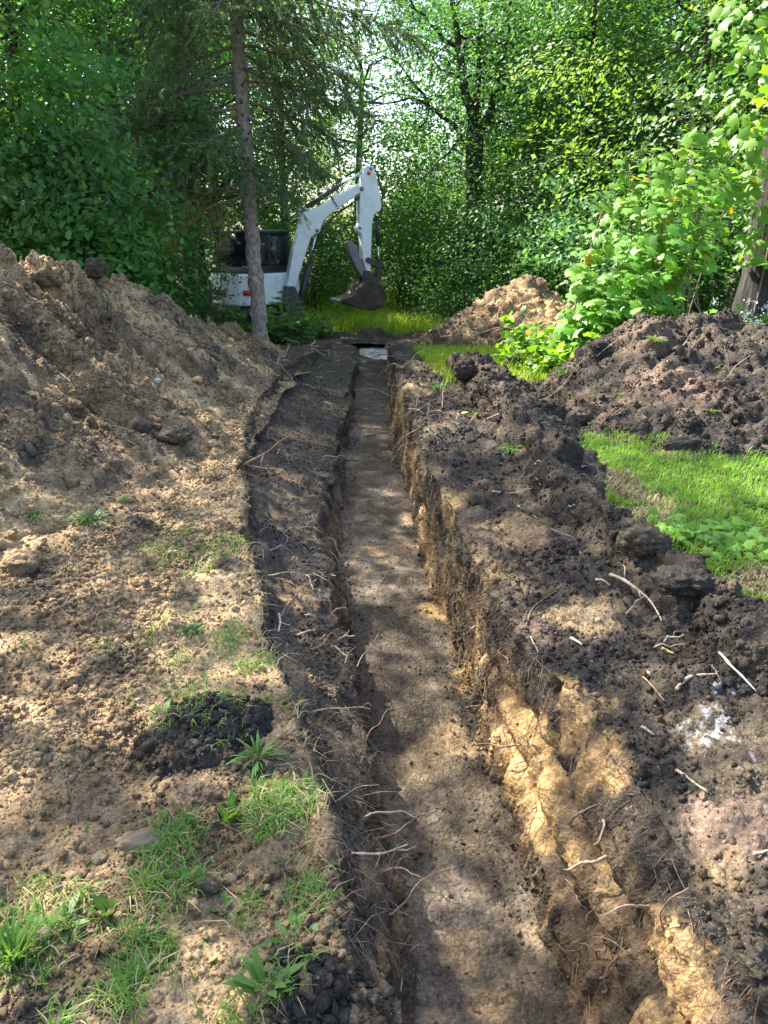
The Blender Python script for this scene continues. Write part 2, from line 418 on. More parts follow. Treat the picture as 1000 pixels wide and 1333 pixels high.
def grid_faces(nr, nc, c0=0, c1=None):
    c1 = nc-1 if c1 is None else c1
    r = np.arange(nr-1)[:, None]*nc; c = np.arange(c0, c1)[None, :]
    a = (r+c).ravel(); return np.stack([a, a+1, a+nc+1, a+nc], 1)
class SoilPart:
    def __init__(s, key, V, C, F): s.key, s.V, s.C, s.F = key, V, C, F; SOILS.append(s)
c1 = int(np.argmax(REG >= 1)); c2 = int(np.argmax(REG >= 6))
FT = grid_faces(NR, NC, c1, c2)
FG = np.concatenate([grid_faces(NR, NC, 0, c1), grid_faces(NR, NC, c2, NC-1)])
def sub(V, C, F):
    u, inv = np.unique(F.ravel(), return_inverse=True); return V[u], C[u], inv.reshape(F.shape)
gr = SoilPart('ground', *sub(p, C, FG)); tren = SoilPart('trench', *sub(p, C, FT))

# ---- spoil heaps: height fields over their own footprint, their skirts sunk into the ground
def heap(key, ys, xs_of, hfun, colfun, lum, amp=.05, seed=0, flat=.09, bil=.12):
    ys = np.asarray(ys); x0, x1, k = xs_of(ys)
    Xh = x0[:, None]+(x1-x0)[:, None]*np.linspace(0, 1, k); Yh = np.repeat(ys[:, None], k, 1)
    h = hfun(Xh, Yh); base = G(Yh)
    Ph = np.stack([Xh, Yh, base-flat+h], -1); Nh = grid_normals(Ph); q = Ph.reshape(-1, 3)
    dd = amp*fbm(q*2.1, 4, seed+200)+.3*amp*fbm(q*8, 3, seed+210)+bil*crumb(q, 5, seed+220)+.02*crumb(q, 3, seed+230, 20.)*sstep(9, 5, q[:, 1])
    for sc, ym, dens, wgt in lum: dd = dd+wgt*near_lumps(q, ym, sc, seed+int(sc*1000), dens)
    e = sstep(-.02, .12, h.ravel()); q = q+Nh.reshape(-1, 3)*(dd*(.25+.75*e))[:, None]
    Cc = colfun(q, h.ravel()); F = grid_faces(*Xh.shape)
    keep = (h.ravel()[F] > -.05).any(1); F = F[keep]
    return SoilPart(key, *sub(q, Cc, F))
FOOT = line([(-330,1000),(-200,860),(0,735),(140,690),(225,625),(305,565),(345,510),(385,458)], 0)
cy_, cx_, cz_ = zip(*[(0, -3.6, 1.2), (3, -3.5, 1.40), (5, -3.3, 1.58), (6.2, -3.05, 1.58), (7.0, -2.95, 1.52), (7.7, -2.75, 1.34), (8.3, -2.6, 1.30), (9.3, -2.35, 1.0), (10.3, -2.1, .66), (11.3, -1.8, .40), (12.5, -1.45, .1), (13.6, -1.1, -.2), (15, -1, -.5)])
def h_left(Xh, Yh):
    f = FOOT(Yh)+.12*fbm(np.stack([Yh.ravel()*1.3, Yh.ravel()*0, Yh.ravel()*0+3], 1), 3, 5).reshape(Yh.shape)
    c = np.interp(Yh, cy_, cx_); z = np.interp(Yh, cy_, cz_)-G(Yh)+.05
    t = (f-Xh)/(f-c); q = np.stack([Xh.ravel()*.45, Yh.ravel()*2.0+Xh.ravel()*.9, Xh.ravel()*0], 1)
    streak = (np.abs(fbm(q, 3, 77))-.16).reshape(Xh.shape)
    up = np.clip(t, -.3, 1)**1 
    s = np.where(t < 0, t*.5, up+.10*np.sin(np.clip(t, 0, 1)*pi)*-1*.7)
    back = np.where(t > 1.0, 1-sstep(1.02, 2.1, t)*1.15, 1)
    s = np.where(t > 1.0, back, s)
    end = sstep(14.6, 12.6, Yh)
    return z*s*np.clip(end+.0, 0, 1)-(1-end)*.1 - streak*.62*sstep(.08, .5, t)*sstep(2.2, 1.4, t)*np.clip(z, 0, 1.2)
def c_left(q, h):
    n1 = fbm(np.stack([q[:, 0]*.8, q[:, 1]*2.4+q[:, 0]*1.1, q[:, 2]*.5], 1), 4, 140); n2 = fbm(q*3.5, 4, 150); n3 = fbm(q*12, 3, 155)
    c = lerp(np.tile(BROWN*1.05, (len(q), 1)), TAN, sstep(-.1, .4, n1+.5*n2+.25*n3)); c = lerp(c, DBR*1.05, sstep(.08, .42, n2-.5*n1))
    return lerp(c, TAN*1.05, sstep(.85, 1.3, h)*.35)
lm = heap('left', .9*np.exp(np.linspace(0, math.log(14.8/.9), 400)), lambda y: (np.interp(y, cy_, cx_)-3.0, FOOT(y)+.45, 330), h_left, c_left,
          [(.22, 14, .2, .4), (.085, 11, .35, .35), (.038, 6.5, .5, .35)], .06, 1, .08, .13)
RTOP = line([(1000,815),(930,755),(850,708),(800,685),(740,640),(700,592),(650,530),(610,480),(585,462)], .2)
RFT = line([(1000,900),(940,860),(850,805),(790,757),(740,706),(700,655),(665,600),(625,540),(590,492),(570,470)], .02)
def h_ridge(Xh, Yh):
    a = RFT(Yh); c = np.maximum(RTOP(Yh), a+.15); hh = np.interp(Yh, [1, 3.5, 5, 7, 9, 12], [.24, .22, .24, .27, .22, .1])
    hh = hh*(1+.8*fbm(np.stack([Yh.ravel()*1.7, Xh.ravel()*1.2, Xh.ravel()*0], 1), 3, 88).reshape(Xh.shape))
    up = sstep(0, 1, (Xh-a)/(c-a)); w2 = np.interp(Yh, [2.5, 3.4, 4.2, 4.9, 5.6, 8], [.4, .22, .26, .5, .7, .8])
    dn = 1-sstep(0.15, 1, (Xh-c)/w2)
    t0 = np.where(Xh < a, (Xh-a)*.5, 0); t1 = np.where(Xh > c+w2, -(Xh-c-w2)*.5, 0)
    return hh*up*dn*sstep(11.8, 10.5, Yh)+np.clip(t0+t1, -.1, 0)-.1*(1-sstep(12, 11, Yh))+.01
def c_dark(q, h):
    n1 = fbm(q*1.2, 4, 160); n2 = fbm(q*4, 4, 165); n3 = fbm(q*11, 3, 168)
    c = lerp(np.tile(BLACK*.95, (len(q), 1)), DBR*.95, sstep(-.05, .5, n2+.4*n3)); return lerp(c, PINK*.55, sstep(.25, .6, n1+.3*n2)*.6)
rdg = heap('ridge', 1.3*np.exp(np.linspace(0, math.log(12/1.3), 420)), lambda y: (RFT(y)-.15, np.maximum(RTOP(y), RFT(y)+.15)+1.1, 130), h_ridge, c_dark,
           [(.26, 12, .3, .5), (.11, 12, .5, .5), (.05, 7, .6, .6), (.025, 4, .7, .6)], .09, 2, .05, .22)
def h_heap(Xh, Yh):
    w = fbm(np.stack([Xh.ravel()*1.3, Yh.ravel()*1.3, Xh.ravel()*0], 1), 3, 91).reshape(Xh.shape)
    foot = np.interp(Xh, [1.5, 2.2, 3.2, 4.5, 6.5], [6.3, 5.65, 5.3, 5.15, 5.05])
    t = (Yh-foot)/(8.0-foot)
    yy = np.clip(t, 0, 1)**.85; yy = yy*(1-sstep(8.1, 9.7, Yh))
    qx = sstep(1.95, 3.05, Xh+.12*w); qx = qx*np.interp(Xh, [1.5, 3.0, 3.3, 3.65, 4.1, 5, 7, 8.5], [1, 1, .90, .95, .98, .92, .9, .0])
    return .86*qx*yy*(1+.22*w)-.06*(1-sstep(-.1, .05, t))+np.clip((Xh-1.5)*.2, -.1, 0)-.06*sstep(9.3, 9.9, Yh)
hp = heap('heap', np.linspace(4.8, 9.9, 240), lambda y: (y*0+1.3, y*0+8.0, 300), h_heap, c_dark,
          [(.45, 14, .3, .4), (.2, 14, .4, .5), (.09, 14, .5, .5), (.045, 9, .6, .5)], .1, 3, .04, .24)
def h_rear(Xh, Yh):
    dx = np.where(Xh < 3.5, (Xh-3.5)/2.15, (Xh-3.5)/1.7); r = np.sqrt(dx**2+((Yh-15.2)/1.75)**2)
    w = fbm(np.stack([Xh.ravel()*1.1, Yh.ravel()*1.1, Xh.ravel()*0], 1), 4, 93).reshape(Xh.shape)
    return 1.42*np.clip(1-r, -.05, 1)*(1+.35*w)-.3*np.clip(.16-r, 0, 1)
def c_rear(q, h):
    n1 = fbm(q*1.0, 4, 170); n2 = fbm(q*3.5, 4, 175)
    c = lerp(np.tile(BROWN*.85, (len(q), 1)), TAN*.85, sstep(-.1, .4, n1+.5*n2)); c = lerp(c, DBR, sstep(.0, .4, n2-.4*n1))
    b = np.exp(-(((q[:, 0]-3.75)/.45)**2+((q[:, 1]-13.9)/.6)**2)); return lerp(c, SAND*1.05, np.clip(b*1.4, 0, 1)*sstep(-.5, .1, n2))  # yellow blob paints the sunlit patch low on the mound's right front
rr = heap('rear', np.linspace(13.2, 17.2, 130), lambda y: (y*0+1.0, y*0+5.5, 150), h_rear, c_rear, [(.4, 20, .3, .3), (.16, 20, .5, .5)], .09, 4, .04, .22)
def h_far(Xh, Yh):      # dark earth bank where the trench runs out
    w = fbm(np.stack([Xh.ravel()*1.6, Yh.ravel()*1.6, Xh.ravel()*0], 1), 4, 95).reshape(Xh.shape)
    r = np.sqrt(((Xh-.4)/4.0)**2+((Yh-18.2)/.9)**2); return .20*np.clip(1-r, -.3, 1)*(1+w)

far_bank = heap('far', np.linspace(17.1, 19.3, 60), lambda y: (y*0-3.6, y*0+4.4, 260), h_far, c_dark, [(.3, 30, .4, .6), (.14, 30, .5, .7)], .09, 5, .03, .16)
# small heaps of dark clumps dropped on the left side
def mini(key, x, y, rx, ry, hh, seed, col=BLACK):
    c = PZ(x, y, 0.0)
    def hf(Xh, Yh):
        w = fbm(np.stack([Xh.ravel()*6, Yh.ravel()*6, Xh.ravel()*0+seed], 1), 3, 97).reshape(Xh.shape)
        r = np.sqrt(((Xh-c[0])/rx)**2+((Yh-c[1])/ry)**2)+.35*w; return hh*np.clip(1-r*r, 0, 1)**.8-.03*sstep(.8, 1.3, r)-.02
    def cf(q, h): n = fbm(q*9, 3, 180+seed); return lerp(np.tile(col, (len(q), 1)), DBR, sstep(.1, .6, n))
    return heap(key, np.linspace(c[1]-ry*1.35, c[1]+ry*1.35, 90), lambda yy: (yy*0+c[0]-rx*1.35, yy*0+c[0]+rx*1.35, 90), hf, cf,
                [(.09, 9, .5, .6), (.045, 9, .7, .7), (.02, 9, .7, .6)], .03, seed, .02, .10)
mini('clump_a', 272, 960, .23, .25, .12, 21); mini('clump_b', 408, 1318, .17, .14, .12, 22); mini('clump_c', 300, 735, .14, .12, .07, 23); mini('clump_d', 1005, 872, .30, .24, .30, 24)

# ---- spots of other soil, some painting sunlit patches into the colour, each centred on the piece of ground seen there, spreading in 3D
ALLV = np.concatenate([s.V for s in SOILS]); PXX, PYY, PDZ = project(ALLV)
def surf(x, y, r=5):
    m = (np.abs(PXX-x) < r) & (np.abs(PYY-y) < r)
    if not m.any(): return surf(x, y, r*2) if r < 60 else None
    i = np.where(m)[0]; i = i[np.argsort(PDZ[i])]; i = i[:max(1, len(i)//3)]
    return ALLV[i[0]]
SPOTS = [(690,985,.20,SAND*1.1,2.2),(745,950,.15,SAND,2),(705,1050,.14,SAND*1.05,1.8),(665,985,.12,SAND*1.1,1.8),(765,985,.13,SAND*.75,1.5),(725,900,.10,SAND*.95,1.5),(790,1010,.08,SAND*.8,1.3),
         (740,1110,.07,SAND*.85,1.3),(705,1075,.08,SAND*1.05,1.5),(880,1290,.14,SAND*1.0,1.8),(900,1320,.12,SAND*.6,1.2),(850,1240,.09,SAND*.8,1.5),(580,655,.13,SAND*.8,1.2),(570,790,.12,SAND*.85,1.2),(600,870,.12,SAND*.85,1.2),(635,745,.2,TAN*.75,1),
         (515,520,.35,SAND*.8,1.3),(560,470,.5,TAN,1.3),(540,500,.4,TAN*1.0,1.3),
         (757,795,.16,TAN*1.25,1.6),(700,810,.14,PINK*.75,1.2),(655,690,.25,TAN*.8,1),(960,1060,.15,PINK*.95,1.5),(955,1110,.12,PINK*.95,1.5),(940,1135,.10,TAN*.75,1.3),(900,480,.3,PINK*.75,1.3),(850,490,.4,PINK*.8,1.3),  # brightest tan and pink spots carry painted sunlight on the right bench
         (860,430,.35,PINK*.7,1.2),(915,500,.35,PINK*.7,1.2),(680,500,.4,PINK*.7,1.1),
         (595,1165,.14,GREY*1.7,1.4),(625,1200,.13,GREY*1.5,1.3),(610,1230,.10,TAN*1.1,1.3),(640,1310,.10,TAN*.95,1.2),(590,960,.16,TAN*.85,1.1),(545,990,.13,TAN*.85,1.1),(500,640,.3,GREY*1.5,1.1),(490,760,.25,GREY*1.4,1.1),
         (500,1230,.08,TAN*.75,1.3),(505,1280,.10,TAN*.75,1.3),(485,1140,.08,TAN*.6,1.2),
         (240,640,.35,TAN*1.2,1.4),(270,660,.3,TAN*1.2,1.3),(290,760,.22,TAN*1.25,1.5),(225,800,.16,TAN*1.2,1.3),(190,815,.2,TAN,1.2),(40,960,.2,TAN*1.2,1.4),(120,890,.25,BROWN*1.2,1),(260,1270,.2,TAN*1.15,1.4),(380,560,.5,TAN*.7,.9),(80,680,.3,TAN,1),(120,740,.3,TAN*.9,1),  # brightest tan spots paint the sun patches of the left bank
         (145,365,.4,TAN*1.1,1),(190,410,.5,TAN*1.05,1),(60,350,.5,TAN*1.1,1),(200,480,.5,TAN,.8),(430,540,.5,BLACK*1.2,1.0)]
DARKS = [(250,730,.1,BLACK,1.4),(195,655,.35,BROWN*.8,.8),(60,800,.4,BROWN*.8,.9),(120,1010,.3,BROWN*.75,1),(230,1130,.2,BROWN*.75,.9),(120,350,.3,DBR,1.1),(620,1085,.2,DBR*.85,1.1),(570,1000,.2,DBR,.8),(690,1280,.2,DBR,.8),(400,500,.5,BLACK*1.2,.8),(150,520,.6,BROWN*.85,.8),(215,580,.4,DBR,.8)]
NF = {}
for s in SOILS: NF[s.key] = fbm(s.V*6, 4, 300)*.75+fbm(s.V*19, 3, 310)*.4
for x, y, r, c, k in SPOTS+DARKS:
    q = surf(x, y)
    if q is None: continue
    for s in SOILS:
        if (np.abs(s.V-q).max(1) < r*2).any():
            dd = np.linalg.norm(s.V-q, axis=1)/r; w = np.clip((1.15-dd+NF[s.key])*k, 0, 1)
            s.C = lerp(s.C, c, w*.9)
# pale ash-like powder among the black clods on the right
for x, y, r in ((925, 955, .10), (915, 930, .08), (940, 900, .07), (905, 965, .06)):
    q = surf(x, y)
    for s in SOILS:
        dd = np.linalg.norm(s.V-q, axis=1)/r; w = (dd < 1.8)*sstep(.2, .55, fbm(s.V*38, 3, 320)+.4*(1-dd)); s.C = lerp(s.C, np.array([.30, .30, .31]), w*.62)

INFO = {'ground': ('ground', None, None), 'trench': ('trench', None, None),
        'left': ('dirt_mound', 'long tall mound of loose brown soil filling the left side beside the trench', 'mound'),
        'ridge': ('dirt_ridge', 'low lumpy ridge of black topsoil along the right side of the trench', 'ridge'),
        'heap': ('dirt_heap', 'wide heap of black soil in front of the leafy bush behind the green grass patch', 'heap'),
        'far': ('earth_bank', 'low bank of dark earth across the far end of the trench behind the puddle', 'bank'),
        'rear': ('dirt_mound', 'pointed brown dirt mound in the background under the dark maple trunk', 'mound'),
        'clump_a': ('soil_clump', 'crumbly pile of black soil on the left bank above the long green grass', 'soil clump'),
        'clump_b': ('soil_clump', 'black soil lump at the very bottom of the left bank by the trench edge', 'soil clump'),
        'clump_d': ('soil_clump', 'big mass of black soil with a white root edge at the right frame edge', 'soil clump'),
        'clump_c': ('soil_clump', 'small dark soil lump in the upper grass patch of the left bank', 'soil clump')}
SOBJ = {}
for s in SOILS:
    nm, lab, cat = INFO[s.key]; me = np_mesh(nm, s.V, s.F); set_col(me, s.C); o = link(nm, me, M_SOIL); SOBJ[s.key] = o
    if lab: tag(o, lab, cat)
    else: tag(o, {'ground': 'grassy and bare earth ground around the trench', 'trench': 'long straight trench cut through dark topsoil into sandy subsoil'}[s.key], kind='structure')
bpy.context.view_layer.update()
def cast(origin, dirv):
    o = Vector(origin); dv = Vector(dirv).normalized(); best = None
    for ob in SOBJ.values():
        ok, loc, nor, _ = ob.ray_cast(o, dv)
        if ok and (best is None or (loc-o).length < best[2]): best = (np.array(loc), np.array(nor), (loc-o).length)
    return best
def hit(x, y):
    b = cast(CO, ray(x, y)); return (b[0], b[1]) if b else (PZ(x, y, 0), np.array([0, 0, 1.]))
def zat(X, Y):
    b = cast((X, Y, 12), (0, 0, -1)); return float(b[0][2]) if b else float(G(Y))
# ------------------------------------------------------------------ vegetation
M_LEAF = leaf_mat('leaf_deep', (.042, .125, .032), (.085, .19, .045), .45, .05, .22)
M_LEAF2 = leaf_mat('leaf_mid', (.05, .15, .026), (.10, .21, .04), .48, .05, .2)
M_LEAFY = leaf_mat('leaf_yellow_green', (.10, .21, .04), (.17, .28, .06), .5, .05, .15)
M_LEAFB = leaf_mat('leaf_bright', (.12, .27, .035), (.20, .36, .055), .45, .05, .12, warm=(.45, .34, .03))
M_LEAFL = leaf_mat('leaf_light', (.06, .19, .04), (.12, .27, .06), .45, .06, .1)
M_NEEDLE = leaf_mat('spruce_needle', (.085, .16, .068), (.19, .26, .10), .4, .04, .2)
M_NEEDLE_DRY = leaf_mat('spruce_needle_pale', (.22, .24, .06), (.30, .30, .09), .4, .04, .1)
M_BARK = bark_mat('dark_bark', (.028, .022, .018), (.085, .068, .052), 9, .22, .9)
M_SPRUCE = bark_mat('spruce_bark', (.15, .115, .095), (.46, .37, .31), 16, .7, .7)
M_TWIG = bark_mat('dead_twig', (.12, .09, .07), (.28, .22, .17), 20, .4, .3)

LEAF2 = (np.array([(0, -.5, 0), (.30, .0, .07), (0, .55, -.02), (-.30, .0, .07)]), [np.array([(0, 1, 2), (0, 2, 3)])])
LEAF4 = (np.array([(0, -.5, 0), (.26, -.22, .05), (.33, .12, .06), (0, .6, -.10), (-.33, .12, .06), (-.26, -.22, .05), (0, .05, -.02)]),
         [np.array([(0, 1, 6), (1, 2, 6), (2, 3, 6), (3, 4, 6), (4, 5, 6), (5, 0, 6)])])
def lobed():
    o = [(0, -.38), (.16, -.46), (.40, -.30), (.32, -.12), (.52, .12), (.27, .14), (.20, .26), (.13, .30), (0, .62)]
    o = o+[(-x, y) for x, y in o[-2:0:-1]]
    V = [(x, y, -.22*abs(x)**1.3-.20*max(0, y)**1.7) for x, y in o]+[(0, -.15, .03), (0, .2, .02)]
    V = V[:-2]+[(0, .04, .03)]; n = len(o); return np.array(V), [np.array([(i, (i+1) % n, n) for i in range(n)])]
    for i in range(n):
        j = (i+1) % n; c = n+1 if (o[i][1] > .1 and o[j][1] > .1) else n
        F.append((i, c, j) if False else (j, i, c)[::-1])
    k = [i for i in range(n) if o[i][1] > .1]
    F.append((k[0], k[-1], n+1)); F.append((k[0], n, k[-1])) if False else None
    F = [f for f in F if f]
    # close the middle between the two fan centres
    F.append((n, k[-1]+1 if k[-1]+1 < n else 0, n+1)); F.append((n, n+1, k[0]-1))
    return np.array(V), [np.array(F)]
LOBED = lobed()
def frames(nrm, r, roll=None):
    nrm = nrm/(np.linalg.norm(nrm, axis=1, keepdims=True)+1e-9)
    t = r.normal(size=nrm.shape) if roll is None else roll
    x = np.cross(t, nrm); x /= np.linalg.norm(x, axis=1, keepdims=True)+1e-9
    return np.stack([x, np.cross(nrm, x), nrm], 2)         # columns
def scatter(shape, pos, nrm, size, r, roll=None):
    """many leaves in one mesh: shape copied to pos with normal nrm and size"""
    V0, F0 = shape; M = frames(nrm, r, roll)
    V = np.einsum('nij,vj->nvi', M, V0)*size[:, None, None]+pos[:, None, :]
    off = (np.arange(len(pos))*len(V0))[:, None, None]
    return V.reshape(-1, 3), [(f[None]+off).reshape(-1, f.shape[1]) for f in F0]
def spray_leaves(cent, n_per, spread, size, r, up=.8, outc=None):
    """leaves in flattened sprays round cluster centres"""
    k = len(cent); ps = np.repeat(cent, n_per, 0)
    off = r.normal(size=ps.shape)*np.array(spread)*np.repeat(.6+.7*r.random(k), n_per)[:, None]
    tilt = np.repeat(r.normal(size=(k, 3))*.35, n_per, 0); off[:, 2] += off[:, 0]*tilt[:, 0]+off[:, 1]*tilt[:, 1]
    off[:, 2] -= .25*(off[:, 0]**2+off[:, 1]**2)
    nr = r.normal(size=ps.shape)*.36+np.repeat(r.normal(size=(k, 3))*.38, n_per, 0); nr[:, 2] += up
    if outc is not None: dd = ps-outc; nr[:, :2] += .5*dd[:, :2]/(np.linalg.norm(dd[:, :2], axis=1, keepdims=True)+.3)
    return ps+off, nr, size*(.65+.7*r.random(len(ps)))
def limb(a, b, r0, r1, r, n=6, bend=.12, sag=.0):
    a = np.array(a, float); b = np.array(b, float); L = np.linalg.norm(b-a); t = np.linspace(0, 1, n)
    p = a+(b-a)*t[:, None]; w = r.normal(size=(n, 3))*bend*L*.35; w[0] = 0; w[-1] = 0
    p += w*np.sin(t*pi)[:, None]; p[:, 2] += np.sin(t*pi)*sag*L
    return p, r0+(r1-r0)*t**.8
def crown_mesh(name, seed, H=10, z0=2.2, Rr=3.1, ncl=300, per=62, leaf=.115, shape=LEAF2, hollow=.35, r_trunk=.16, dens_top=1.0, wood=True, spread=(.42, .42, .13)):
    """returns (leaf mesh, trunk+limb mesh) for a broadleaf tree standing at the origin"""
    r = np.random.default_rng(seed); mb = MB(); cents = []
    nz = 9; t = np.linspace(0, 1, nz); tr = np.stack([r.normal(size=nz)*.10*t*H*.12, r.normal(size=nz)*.10*t*H*.12, t*H*.93], 1); tr[0, :2] = 0
    mb.tube(tr, r_trunk*(1-t*.88)+.012, 9)
    nl = 26
    for i in range(nl):
        f = (i+.5)/nl; z = z0+(H-z0)*f**.9*.9; az = i*2.4+r.normal()*.4
        prof = sin(pi*min(1, (f*.86+.16)))**.7; rad = Rr*prof*(.75+.5*r.random())
        a = np.array([np.interp(z, tr[:, 2], tr[:, 0]), np.interp(z, tr[:, 2], tr[:, 1]), z*.94]); b = a+np.array([cos(az)*rad, sin(az)*rad, rad*(.15+.5*f)*r.random()+.1])
        pl, rl = limb(a, b, r_trunk*.38*(1-.6*f), .012, r, 6, .18, .06)
        if wood: mb.tube(pl, rl, 5)
        k = max(3, int(ncl/nl))
        for j in range(k):
            u = hollow+(1-hollow)*r.random()**.6; q = pl[0]+(pl[-1]-pl[0])*u
            cents.append(q+r.normal(size=3)*np.array([.55, .55, .42])*(.5+u*.8))
    cents = np.array(cents); P_, N_, S_ = spray_leaves(cents, per, spread, leaf, r, .9, np.array([0, 0, 0]))
    V, F = scatter(shape, P_, N_, S_, r)
    return np_mesh(name, V, F, False), mb.mesh('trunk', True)
def shrub_mesh(name, seed, H=3, Rr=1.4, ncl=120, per=50, leaf=.10, shape=LEAF2, spread=(.30, .30, .12)):
    r = np.random.default_rng(seed); mb = MB(); cents = []
    for i in range(11):
        az = i*2.4; b = np.array([cos(az), sin(az), 0])*Rr*(.35+.5*r.random()); b[2] = H*(.5+.45*r.random())
        pl, rl = limb((b[0]*.1, b[1]*.1, -.1), b, .03, .006, r, 7, .15, 0); mb.tube(pl, rl, 5)
        for j in range(ncl//11):
            u = r.random()**.7; q = pl[0]+(pl[-1]-pl[0])*(.12+.95*u); cents.append(q+r.normal(size=3)*np.array([.42*Rr, .42*Rr, .12*H])*(.55+.4*(1-u)))
    cents = np.array(cents); cents[:, 2] = np.abs(cents[:, 2])
    P_, N_, S_ = spray_leaves(cents, per, spread, leaf, r, .8, np.array([0, 0, 0])); V, F = scatter(shape, P_, N_, S_, r)
    return np_mesh(name, V, F, False), mb.mesh('stem', True)
CR = {'A': crown_mesh('crown', 1, 11, 1.6, 3.3, 420, 56, .12), 'B': crown_mesh('crown', 2, 13, 2.2, 3.6, 460, 54, .125, hollow=.25),
      'C': crown_mesh('crown', 3, 12, .6, 2.9, 420, 56, .11, hollow=.2), 'S': crown_mesh('crown', 4, 13, 4.5, 3.4, 190, 50, .12)}
SH = {'a': shrub_mesh('foliage', 11), 'b': shrub_mesh('foliage', 12, 3.4, 1.7, 130, 52, .11), 'c': shrub_mesh('foliage', 13, 2.4, 1.5, 120, 48, .09)}
def variant(mes, mat, wood):
    out = []
    for me, m in zip(mes, (mat, wood)):
        c = me.copy(); c.materials.clear(); c.materials.append(m); out.append(c)
    return out
VAR = {}
def plant(kind, name, px, Y, z, sc, rz, mat, label, cat, group=None, names=('crown', 'trunk'), lib=CR, x=None, wood=None, sz=None):
    key = (kind, mat.name)
    if key not in VAR: VAR[key] = variant(lib[kind], mat, wood or M_BARK)
    X_ = x if x is not None else PY(px, 400, Y)[0]
    e = empty(name, (X_, Y, z), label, cat, group, rz); e.scale = (sc, sc, sz or sc)
    link(names[0], VAR[key][0], None, e); link(names[1], VAR[key][1], None, e); return e

# background broadleaf trees: kind, pixel column, distance, scale, turn, leaf material, label
GB = 'broadleaf trees at the back'
TREES = [
 ('A', 60, 15.5, 1.0, .3, M_LEAF, 'dark green broadleaf tree at the left frame edge, behind the brown mound'),
 ('C', -60, 12.5, .9, 1.3, M_LEAF, 'dark shaded broadleaf tree cut by the left frame edge above the mound'),
 ('B', 170, 19, 1.0, 2.3, M_LEAF, 'dark broadleaf tree rising behind the light green shrub on the left'),
 ('C', 265, 23, 1.0, 4.0, M_LEAF, 'dense dark broadleaf tree behind the excavator cab'),
 ('A', 20, 22, 1.1, 5.0, M_LEAF2, 'deep broadleaf tree in the far upper left corner of the wood'),
 ('C', 375, 27, .92, 1.0, M_LEAF2, 'sunlit broadleaf tree behind the raised excavator boom'),
 ('C', 330, 33, .8, 2.6, M_LEAFY, 'yellow green far tree seen between spruce trunk and boom'),
 ('A', 690, 25, 1.0, 3.3, M_LEAF, 'dark dense broadleaf tree behind the pointed dirt mound'),
 ('C', 745, 21, .85, .9, M_LEAF, 'dark bushy tree right of the pointed dirt mound, behind the bright bush'),
 ('B', 820, 24, 1.05, 1.9, M_LEAF, 'tall dark tree in the middle of the right hand wood'),
 ('A', 880, 18, 1.0, 4.4, M_LEAFY, 'broadleaf tree with sunlit upper leaves above the bright bush'),
 ('C', 985, 22, 1.0, 2.9, M_LEAF, 'dark tree behind the vine covered trunk at the right edge'),
 ('B', 1080, 17, 1.0, 3.9, M_LEAF2, 'broadleaf tree leaning in over the right frame edge'),
 ('A', 770, 33, 1.1, 5.1, M_LEAF2, 'tall far tree at the back of the right hand wood'),
 ('B', 655, 36, 1.0, 6.0, M_LEAFY, 'yellow green far tree showing right of the dark maple trunk'),
 ('A', 120, 32, 1.2, .2, M_LEAF2, 'tall far tree at the back of the left hand wood'),
 ('B', 220, 36, 1.2, 1.2, M_LEAFY, 'far tree closing the gap left of the spruce trunk'),
 ('C', 900, 36, 1.2, 2.0, M_LEAF, 'far dark tree at the back of the wood near the right edge'),
 ('C', 475, 46, .50, 3.0, M_LEAFY, 'low far tree in the bright gap above the excavator bucket'),
 ('C', 555, 40, .62, 3.0, M_LEAF2, 'low far tree in the bright gap left of the maple trunk'),
 ('C', 420, 40, .72, 5.0, M_LEAFY, 'bright far tree under the raised excavator arm'),
 ('S', 470, 30, 1.0, 2.2, M_LEAF, 'thin crowned tree with sky showing through between boom and maple'),
 ('B', 610, 30, 1.0, .8, M_LEAF, 'dark tree directly behind the forked maple trunk'),
 ('A', 720, 29, 1.1, 1.7, M_LEAF2, 'broadleaf tree right of the maple, behind the pointed mound'),
 ('B', 850, 29, 1.1, 2.7, M_LEAF, 'dark broadleaf tree deep in the right hand wood'),
 ('A', 960, 29, 1.1, 3.7, M_LEAF2, 'broadleaf tree deep in the wood behind the thick trunk'),
 ('B', 290, 30, 1.1, 4.7, M_LEAF, 'dark tree deep in the wood right behind the spruce'),
 ('A', 180, 27, 1.1, 5.7, M_LEAF, 'dark tree deep in the left hand wood'),
 ('B', 60, 29, 1.1, .7, M_LEAF, 'dark tree deep in the wood at the far left'),
]
for k, px, Y, sc, rz, m, lab in TREES:
    plant(k, 'broadleaf_tree', px, Y, float(G(Y))-.1, sc, rz, m, lab, 'tree', GB)
GS = 'shrubs at the wood edge'
